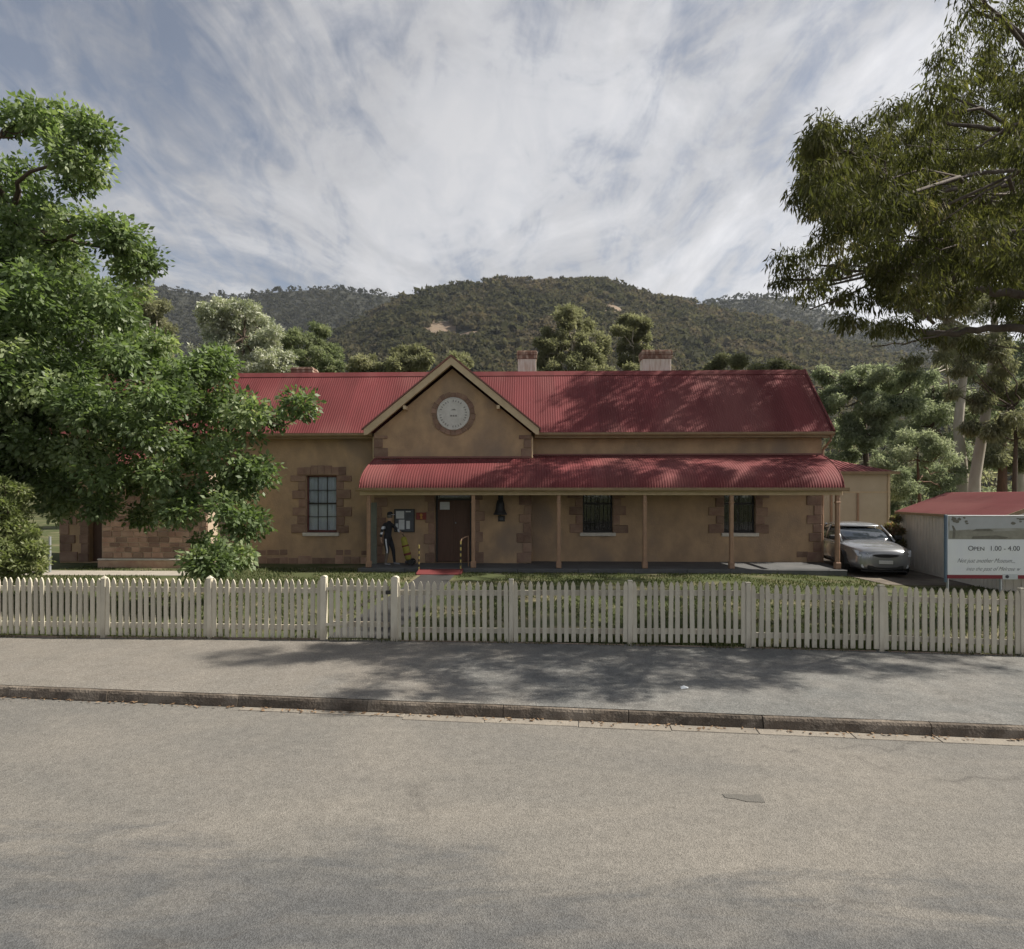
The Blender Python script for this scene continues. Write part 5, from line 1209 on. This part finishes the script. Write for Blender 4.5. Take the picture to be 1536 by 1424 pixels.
def up_sun(w_, r_, h0, inset=.6):
    h_ = h0
    while h_ < 16:
        q_ = w_ + S * (h_ / S.z); px_, py_ = CX + F * q_.x / q_.y, YH - F * (q_.z - H) / q_.y
        if px_ >= crown_left(py_) + inset * r_ * F / q_.y: return q_
        h_ += .2
    return w_ + S * (h_ / S.z)
foot_shade_lobes = []  # crown clumps added up the sun ray so their shade falls on the footpath
for py_, a_, b_, p_ in ((970, 470, 1440, .85), (980, 330, 1300, .9), (990, 330, 1250, .92), (1002, 520, 1350, .85), (1014, 560, 1180, .85), (1026, 560, 1150, .72), (1040, 520, 960, .6)):
    for px_ in np.arange(a_, b_, 38):
        if RNG.random() > p_: continue
        Y_ = (H - .145) * F / (py_ - YH); r_ = RNG.uniform(.26, .42)
        foot_shade_lobes.append((up_sun(Vector(((px_ + RNG.uniform(-12, 12) - CX) / F * Y_, Y_, .145)), r_, RNG.uniform(5.2, 7.5)), r_))
# shrub at the far left
tree('leafy_shrub', 'pale green bushy shrub at the far left behind the picket fence', P(10, 868, 11.0).to_tuple()[:2] + (.04,), [P(10, 870, 11.0), P(12, 820, 11.0), P(14, 780, 11.0)],
     lobes_px([(-20, 765, 48), (18, 750, 26), (-15, 825, 50), (22, 800, 34), (36, 838, 26), (5, 850, 34), (38, 768, 14), (-60, 790, 60), (52, 852, 16), (6, 728, 14), (50, 800, 12), (30, 735, 9), (56, 822, 10), (62, 845, 9)], 11.0, .3, 8), .15, 2.4, 30000, .085, .03, pale_shrub, M['bark'], 41, 0, .05, 2, cat='shrub')
# big overhanging gum on the right, its trunk outside the picture
RT = [(1470, 20, 50), (1520, 50, 60), (1440, 60, 40), (1425, 110, 42), (1490, 110, 60), (1530, 150, 60), (1405, 90, 24), (1450, 160, 44), (1400, 175, 36), (1345, 165, 34), (1315, 185, 36), (1285, 190, 30), (1255, 205, 24), (1225, 205, 24), (1210, 235, 22), (1255, 235, 34), (1300, 230, 44), (1350, 215, 46), (1215, 270, 22), (1205, 290, 12), (1250, 280, 18), (1295, 280, 34), (1340, 270, 44), (1385, 240, 40), (1315, 320, 34), (1270, 335, 28), (1240, 345, 20), (1355, 330, 34), (1300, 370, 40), (1235, 370, 26), (1205, 380, 22), (1180, 395, 20), (1172, 420, 16), (1205, 415, 22), (1250, 400, 30), (1330, 400, 40), (1375, 380, 30), (1260, 440, 26), (1290, 450, 30), (1340, 445, 34), (1235, 430, 16), (1390, 440, 30), (1420, 400, 30), (1440, 230, 46), (1500, 220, 40), (1480, 290, 40), (1530, 300, 44), (1430, 300, 26), (1500, 380, 36), (1450, 380, 24), (1380, 300, 24), (1440, 460, 30), (1500, 450, 36), (1270, 480, 22), (1310, 490, 22), (1360, 490, 24), (1535, 480, 40), (1400, 500, 18), (1460, 510, 22)]
rt = lobes_px([(a_, b_, c_ * .83) for a_, b_, c_ in RT], 10.5, 1.5, 14)
rt += [(Vector(c), r) for c, r in (((11.5, 11, 10.5), 1.9), ((13.5, 12, 9), 2.2), ((15, 11, 11), 2.2), ((13, 9.5, 8), 1.7), ((11.0, 12.5, 12.5), 1.7), ((16.5, 12.5, 9), 2.0), ((14, 12, 13), 2.2), ((10.6, 11.5, 7.2), 1.1), ((11, 16, 11), 1.3), ((9.5, 15, 10.8), 1.1), ((10.5, 18, 11.5), 1.2), ((13, 17, 12), 1.6), ((8.7, 14.5, 9.6), .9), ((10.2, 19.5, 12.3), .8), ((14, 15, 10.5), 1.5), ((15, 19, 11.5), 1.7), ((12, 14, 13), 1.4), ((13.5, 20, 13), 1.4), ((16, 17, 14), 1.6), ((10, 16.5, 9.2), .9))]  # the farther clumps are added inside the crown to shade the lawn
rt += foot_shade_lobes
root = tree('gum_tree', 'big dark gum tree overhanging from the right, in front of everything but the fence', (14.2, 12.2, .0), [(14.2, 12.2, -.1), (14.0, 12.2, 1.6), (13.6, 12.0, 3.4), (13.2, 11.8, 5.2), (12.9, 11.7, 7.2), (12.7, 11.6, 9.2)], rt,   .24, 1.35, 170000, .125, .024, gum_dark, M['bark_dark'], 51, 1.1, .34, 3, squash=.9, inner=.35, spread=.45, outward=.4)
bm_ = MB(); rg = np.random.default_rng(9)
for pts_, r_ in (([(1640, 470), (1536, 438), (1480, 430), (1420, 420), (1390, 402)], .085), ([(1420, 420), (1365, 405), (1300, 398), (1240, 385)], .035), ([(1435, 422), (1428, 380), (1445, 330)], .035), ([(1660, 520), (1536, 492), (1500, 487), (1440, 492), (1400, 486)], .085), ([(1400, 486), (1360, 440), (1310, 428), (1230, 455)], .03), ([(1600, 250), (1536, 190), (1500, 182), (1440, 165)], .06), ([(1440, 492), (1380, 510), (1320, 515)], .022), ([(1640, 420), (1536, 345), (1480, 350), (1440, 330)], .03), ([(1390, 402), (1350, 385), (1330, 360)], .03)):
    pw = [P(x_, y_, 10.3) + Vector((0, .12 * i, 0)) for i, (x_, y_) in enumerate(pts_)]
    sm2 = []
    for i in range(len(pw) - 1):
        for t in np.linspace(0, 1, 5)[:-1]: sm2.append(pw[i].lerp(pw[i + 1], t) + Vector(rg.normal(0, .018, 3)))
    sm2.append(pw[-1]); bm_.tube([tuple(p - Vector((14.2, 12.2, 0))) for p in sm2], [r_ * (1 - .6 * i / len(sm2)) for i in range(len(sm2))], 8)
bm_.build('limb', M['bark_dark'], root, True)

# gums behind the right end of the house: tall pale trunks, high crowns that shade its roof
def gum(label, px, pyb, Y, trunk_px, lobes, n, leafm, barkm, seed, L=.26, W=.06, rs_=.6, dens=1.0, r0=.3, droop=.8, group='gums behind the right of the house', jit=2.0, name='gum_tree', extra=()):
    base = P(px, pyb, Y); base = (base.x, Y, -.1)
    tk = [base] + [tuple(P(a, b_, Y)) for a, b_ in trunk_px]
    return tree(name, label, base, tk, lobes_px(lobes, Y, jit, seed) + list(extra), rs_, dens, n, L, W, leafm, barkm, seed, droop, r0, 3, group, squash=.85, inner=.35, spread=.5, outward=.5)
gum('tall gum with smooth bent pale trunk, beyond the grey-green bush behind the shed', 1445, 800, 34, [(1443, 700), (1437, 640), (1442, 590), (1446, 560), (1430, 520), (1420, 480)],
    [(1400, 430, 50), (1450, 400, 60), (1500, 430, 55), (1360, 470, 40), (1430, 500, 34), (1480, 520, 40), (1390, 540, 36), (1340, 420, 40), (1520, 500, 40), (1418, 465, 30), (1435, 445, 34), (1425, 540, 22, 33), (1450, 610, 18, 33), (1420, 340, 50), (1480, 330, 50), (1540, 380, 60)], 42000, gum_olive, M['bark_pale'], 61, .30, .07, .7)
shade_lobes = []  # extra crown clumps, placed sunward of roof and verandah to shade them
for u_ in np.arange(2.4, 11.2, .8):
    for t_ in (.12, .45, .8):
        v_, z_ = sl(t_); r_ = RNG.uniform(.6, .8)
        if RNG.random() < (.28 if u_ > 6 and t_ > .3 else .04): continue
        shade_lobes.append((up_sun(hw_(u_, v_, z_), r_, RNG.uniform(7.5, 9)), r_))
for u_ in np.arange(0.5, 10.6, .85):
    for v_, z_ in ((.15, 3.3), (1.1, 3.7)):
        r_ = RNG.uniform(.55, .75)
        if RNG.random() < (.30 if u_ > 6 else .08): continue
        shade_lobes.append((up_sun(hw_(u_ + (v_ < .5) * -.8, v_, z_), r_, RNG.uniform(8.5, 11)), r_))
gum('tallest gum, its leaning white trunk rising straight behind the ridge of the shed', 1460, 790, 23.6, [(1462, 720), (1472, 660), (1482, 600), (1488, 540), (1492, 470), (1480, 400)],
    [(1480, 240, 60), (1420, 250, 50), (1370, 300, 50), (1440, 330, 55), (1510, 310, 60), (1330, 340, 46), (1560, 260, 70), (1600, 330, 70), (1530, 200, 60), (1690, 320, 80), (1390, 380, 44), (1310, 390, 36), (1500, 420, 46), (1560, 440, 60), (1300, 300, 44, 22.3), (1350, 240, 46, 22.1), (1260, 300, 40, 22.5), (1245, 240, 30, 23.1), (1300, 235, 40, 23.6), (1280, 350, 36, 23.1), (1400, 200, 50, 22.1), (1460, 160, 60, 22.3), (1252, 236, 24, 23.8), (1268, 262, 28, 23.7), (1292, 250, 30, 23.8), (1292, 286, 30, 23.4), (1296, 214, 24, 23.1), (1300, 206, 24, 22.2), (1340, 190, 34, 22.2), (1390, 205, 36, 22.2), (1440, 190, 40, 22.2), (1330, 260, 36, 23.6), (1230, 270, 18, 23.7), (1215, 300, 12, 23.5), (1207, 281, 13, 24.4), (1240, 285, 24, 24.5), (1280, 278, 30, 24.5), (1320, 310, 30, 24.4), (1262, 330, 28, 24.3), (1232, 256, 20, 24.5), (1292, 240, 30, 24.6), (1350, 300, 30, 24.3), (1310, 345, 28, 24.2), (1440, 400, 40, 21), (1490, 320, 46, 21.2), (1530, 330, 40, 21), (1400, 330, 36, 21.2), (1380, 380, 30, 21), (1330, 350, 24, 21.2), (1500, 400, 40, 21), (1260, 400, 28, 22.6), (1340, 430, 36, 22.1), (1420, 420, 46, 21.9), (1380, 250, 50, 24.6), (1480, 350, 60, 21.9), (1550, 150, 70, 21.7), (1620, 220, 80, 22.1), (1640, 400, 70, 21.6), (1470, 600, 22, 22.6), (1500, 560, 30, 22.6), (1450, 545, 24, 22.6), (1430, 590, 16, 22.6), (1512, 620, 24, 22.8), (1475, 500, 34, 22.6), (1425, 490, 26, 22.8), (1495, 650, 16, 22.8)], 142000, gum_dark, M['bark_pale'], 62, .25, .065, .42, r0=.215, extra=shade_lobes)
gum('spreading grey-green gum with hidden trunk just past the right end of the house roof', 1300, 790, 38, [(1302, 720), (1296, 650), (1300, 600)],
    [(1250, 600, 30), (1290, 570, 34), (1330, 560, 34), (1270, 640, 30), (1320, 610, 36), (1240, 560, 22), (1350, 600, 30), (1300, 650, 34), (1365, 570, 22), (1260, 680, 26)], 36000, gum_grey, M['bark'], 63, .24, .08, .55, 1.4, .22)
gum('grey-green bushy gum with thin red stems, between beige shed and low shed', 1380, 800, 30, [(1380, 760), (1378, 720), (1376, 690)],
    [(1340, 690, 32), (1375, 670, 32), (1410, 680, 30), (1430, 710, 24), (1350, 730, 34), (1395, 720, 36), (1370, 765, 30), (1420, 750, 24), (1335, 755, 20)], 34000, gum_grey, M['bark_red'], 64, .17, .05, .42, 1.6, .10, .3)
gum('olive gum at the right edge with a rough red-brown trunk', 1503, 800, 32, [(1503, 740), (1504, 700), (1505, 660)],
    [(1500, 660, 26), (1525, 640, 30), (1480, 650, 22), (1540, 680, 30), (1515, 690, 22), (1560, 650, 40), (1490, 690, 14)], 16000, gum_olive, M['bark_red'], 65, .22, .06, .5, 1.2, .28)
gum('grey-leaved gum filling the gap between pale trunks at the right edge', 1530, 790, 44, [(1530, 700), (1528, 620), (1525, 580)],
    [(1500, 590, 36), (1530, 560, 40), (1480, 560, 26), (1550, 610, 44), (1510, 620, 34), (1490, 530, 26), (1540, 520, 34), (1570, 560, 50)], 26000, gum_grey, M['bark_pale'], 66, .28, .07, .7)
gum('dense gum deep behind the bent pale trunk', 1400, 790, 52, [(1400, 700), (1398, 640), (1400, 580)],
    [(1370, 560, 40), (1410, 590, 44), (1450, 620, 44), (1380, 630, 44), (1420, 660, 40), (1350, 650, 36), (1470, 680, 40), (1340, 590, 34), (1500, 740, 40), (1440, 740, 40), (1390, 720, 40), (1260, 720, 34), (1300, 740, 34), (1345, 760, 40), (1250, 650, 26)], 38000, gum_grey, M['bark'], 67, .34, .12, .9)
gum('young olive gum hanging across the white leaning trunk above the shed', 1520, 790, 22.4, [(1522, 720), (1524, 660), (1520, 610)], [(1470, 600, 20), (1500, 565, 28), (1450, 550, 24), (1430, 592, 14), (1512, 620, 24), (1480, 515, 30), (1425, 500, 24), (1492, 648, 16), (1540, 590, 30), (1545, 650, 20), (1455, 640, 9)], 17000, gum_olive, M['bark'], 68, .18, .045, .34, 1.5, .09, 1.0, 'gums behind the right of the house', .6)
# band of trees seen over the ridge
R_ = 'trees seen over the ridge of the house'
def bg_tree(label, px, Y, lobes, n, leafm, seed, L=.26, W=.09, rs_=.55, dens=1.5, bark=None, name='tree'):
    gum(label, px, 760, Y, [(px, 690), (px + 1, 620), (px, min(l[1] for l in lobes) + 45)], lobes, n, leafm, bark or M['bark_pale'], seed, L, W, rs_, dens, .28, .2, R_, 1.5, name)
bg_tree('silver white leaved tree beside the leafy green tree, highest over the left roof', 365, 46, [(318, 465, 26), (350, 470, 24), (372, 462, 20), (395, 480, 22), (330, 500, 34), (370, 505, 36), (405, 515, 30), (345, 545, 40), (395, 548, 36), (430, 545, 24), (300, 530, 26), (440, 560, 18), (310, 570, 40), (360, 480, 24), (340, 520, 30), (385, 530, 30)], 44000, silver, 71, .26, .10, .5, bark=M['bark'])
bg_tree('rounded mid-green tree just right of the silver tree', 470, 50, [(450, 505, 22), (478, 505, 24), (495, 530, 24), (462, 535, 34), (435, 510, 16), (500, 555, 20), (470, 565, 40)], 24000, mid_green, 72)
bg_tree('pale olive small tree in the gap right of the rounded green tree', 545, 48, [(540, 538, 18), (555, 545, 16), (530, 555, 18), (570, 560, 16), (548, 570, 26)], 12000, gum_olive, 73)
bg_tree('dark olive domed tree left of the gable peak', 612, 46, [(600, 535, 20), (625, 532, 18), (640, 545, 18), (585, 550, 18), (612, 560, 30)], 14000, gum_olive, 74)
bg_tree('small light tree directly behind the gable peak', 688, 48, [(680, 545, 16), (700, 540, 14), (690, 560, 24)], 8000, gum_olive, 75)
bg_tree('tall olive gum behind the square chimney, widest of the gums over the roof', 858, 52, [(850, 478, 22), (862, 466, 14), (815, 515, 16), (905, 510, 16), (880, 545, 26), (830, 560, 26), (905, 560, 22), (870, 490, 26), (835, 505, 26), (885, 515, 26), (855, 520, 32), (825, 530, 24), (898, 535, 20), (860, 555, 40), (820, 555, 20), (845, 470, 14)], 52000, gum_olive, 76, .26, .08, .5, 1.6)
bg_tree('slim olive gum behind the broad chimney', 950, 54, [(940, 485, 16), (958, 482, 16), (970, 500, 16), (945, 508, 20), (930, 495, 10), (960, 525, 14), (942, 540, 18), (965, 545, 16), (950, 560, 22), (930, 525, 12)], 26000, gum_olive, 77, .26, .08, .5, 1.6)
bg_tree('low shrubby tree right of the broad chimney', 1090, 48, [(1085, 545, 16), (1105, 548, 14), (1070, 555, 12)], 7000, gum_olive, 78)
bg_tree('low light olive tree at the right end of the ridge', 1155, 46, [(1140, 555, 14), (1165, 552, 14), (1185, 560, 14), (1160, 570, 20)], 8000, gum_olive, 79)
bg_tree('yellow-green tree behind the top of the leafy tree on the left', 225, 50, [(215, 455, 26), (235, 470, 26), (222, 500, 40), (250, 500, 22), (240, 540, 40)], 15000, gum_olive, 80)
# low bush mass at the foot of the hill, behind the yard
rng = np.random.default_rng(5); nbm = 210
bx = rng.uniform(-75, 130, nbm); by_ = rng.uniform(62, 130, nbm); C = np.stack([bx, by_, rng.uniform(1, 7.5, nbm)], 1)
tag(link('bush_mass', foliage('bush_mass', C, rng.uniform(2.0, 4.2, nbm), 32000, 1.1, .42, gum_olive, rng, .1)), 'low scrub massed along the foot of the hill', 'scrub', kind='stuff')
red_fl = leaf_mat('reddish_shrub_leaves', [(0, (0.10, 0.10, 0.05)), (.45, (0.17, 0.16, 0.09)), (.65, (0.26, 0.19, 0.13)), (.85, (0.30, 0.12, 0.10)), (1, (0.40, 0.30, 0.24))], .6, .4, .3)
gum('small reddish flowering shrub in the gap between beige shed and low shed', 1341, 835, 21.2, [(1341, 815), (1341, 800)], [(1338, 790, 9), (1345, 800, 10), (1338, 812, 11), (1347, 820, 11), (1341, 832, 13), (1343, 778, 7)], 9000, red_fl, M['bark'], 91, .09, .04, .2, 2.2, .03, 0, None, .25, 'flowering_shrub')
# wire-fence post by the left end of the house
pp = P(75, 850, 19.3); fp = MB(); fp.tube([(0, 0, -.2), (0, 0, 1.15)], .035, 8); o = fp.build('fence_post', M['steel']); o.location = (pp.x, 19.3, .02)
tag(o, 'thin grey steel post beside the left end of the house', 'post')

# ------------------------------------------------------------------ haze over the hills
hz_m = bpy.data.materials.new('thin_air'); hz_m.use_nodes = True
hn, hl_ = hz_m.node_tree.nodes, hz_m.node_tree.links; hn.clear()
pv = N(hn, 'ShaderNodeVolumePrincipled'); pv.inputs['Density'].default_value = 0.00006; pv.inputs['Color'].default_value = (.80, .88, 1.0, 1); pv.inputs['Anisotropy'].default_value = 0.2
ho = N(hn, 'ShaderNodeOutputMaterial'); hl_.new(pv.outputs[0], ho.inputs['Volume'])
tag(MB().box((-3600, -3600, -4), (3600, 3600, 620)).build('haze', hz_m), kind='stuff')
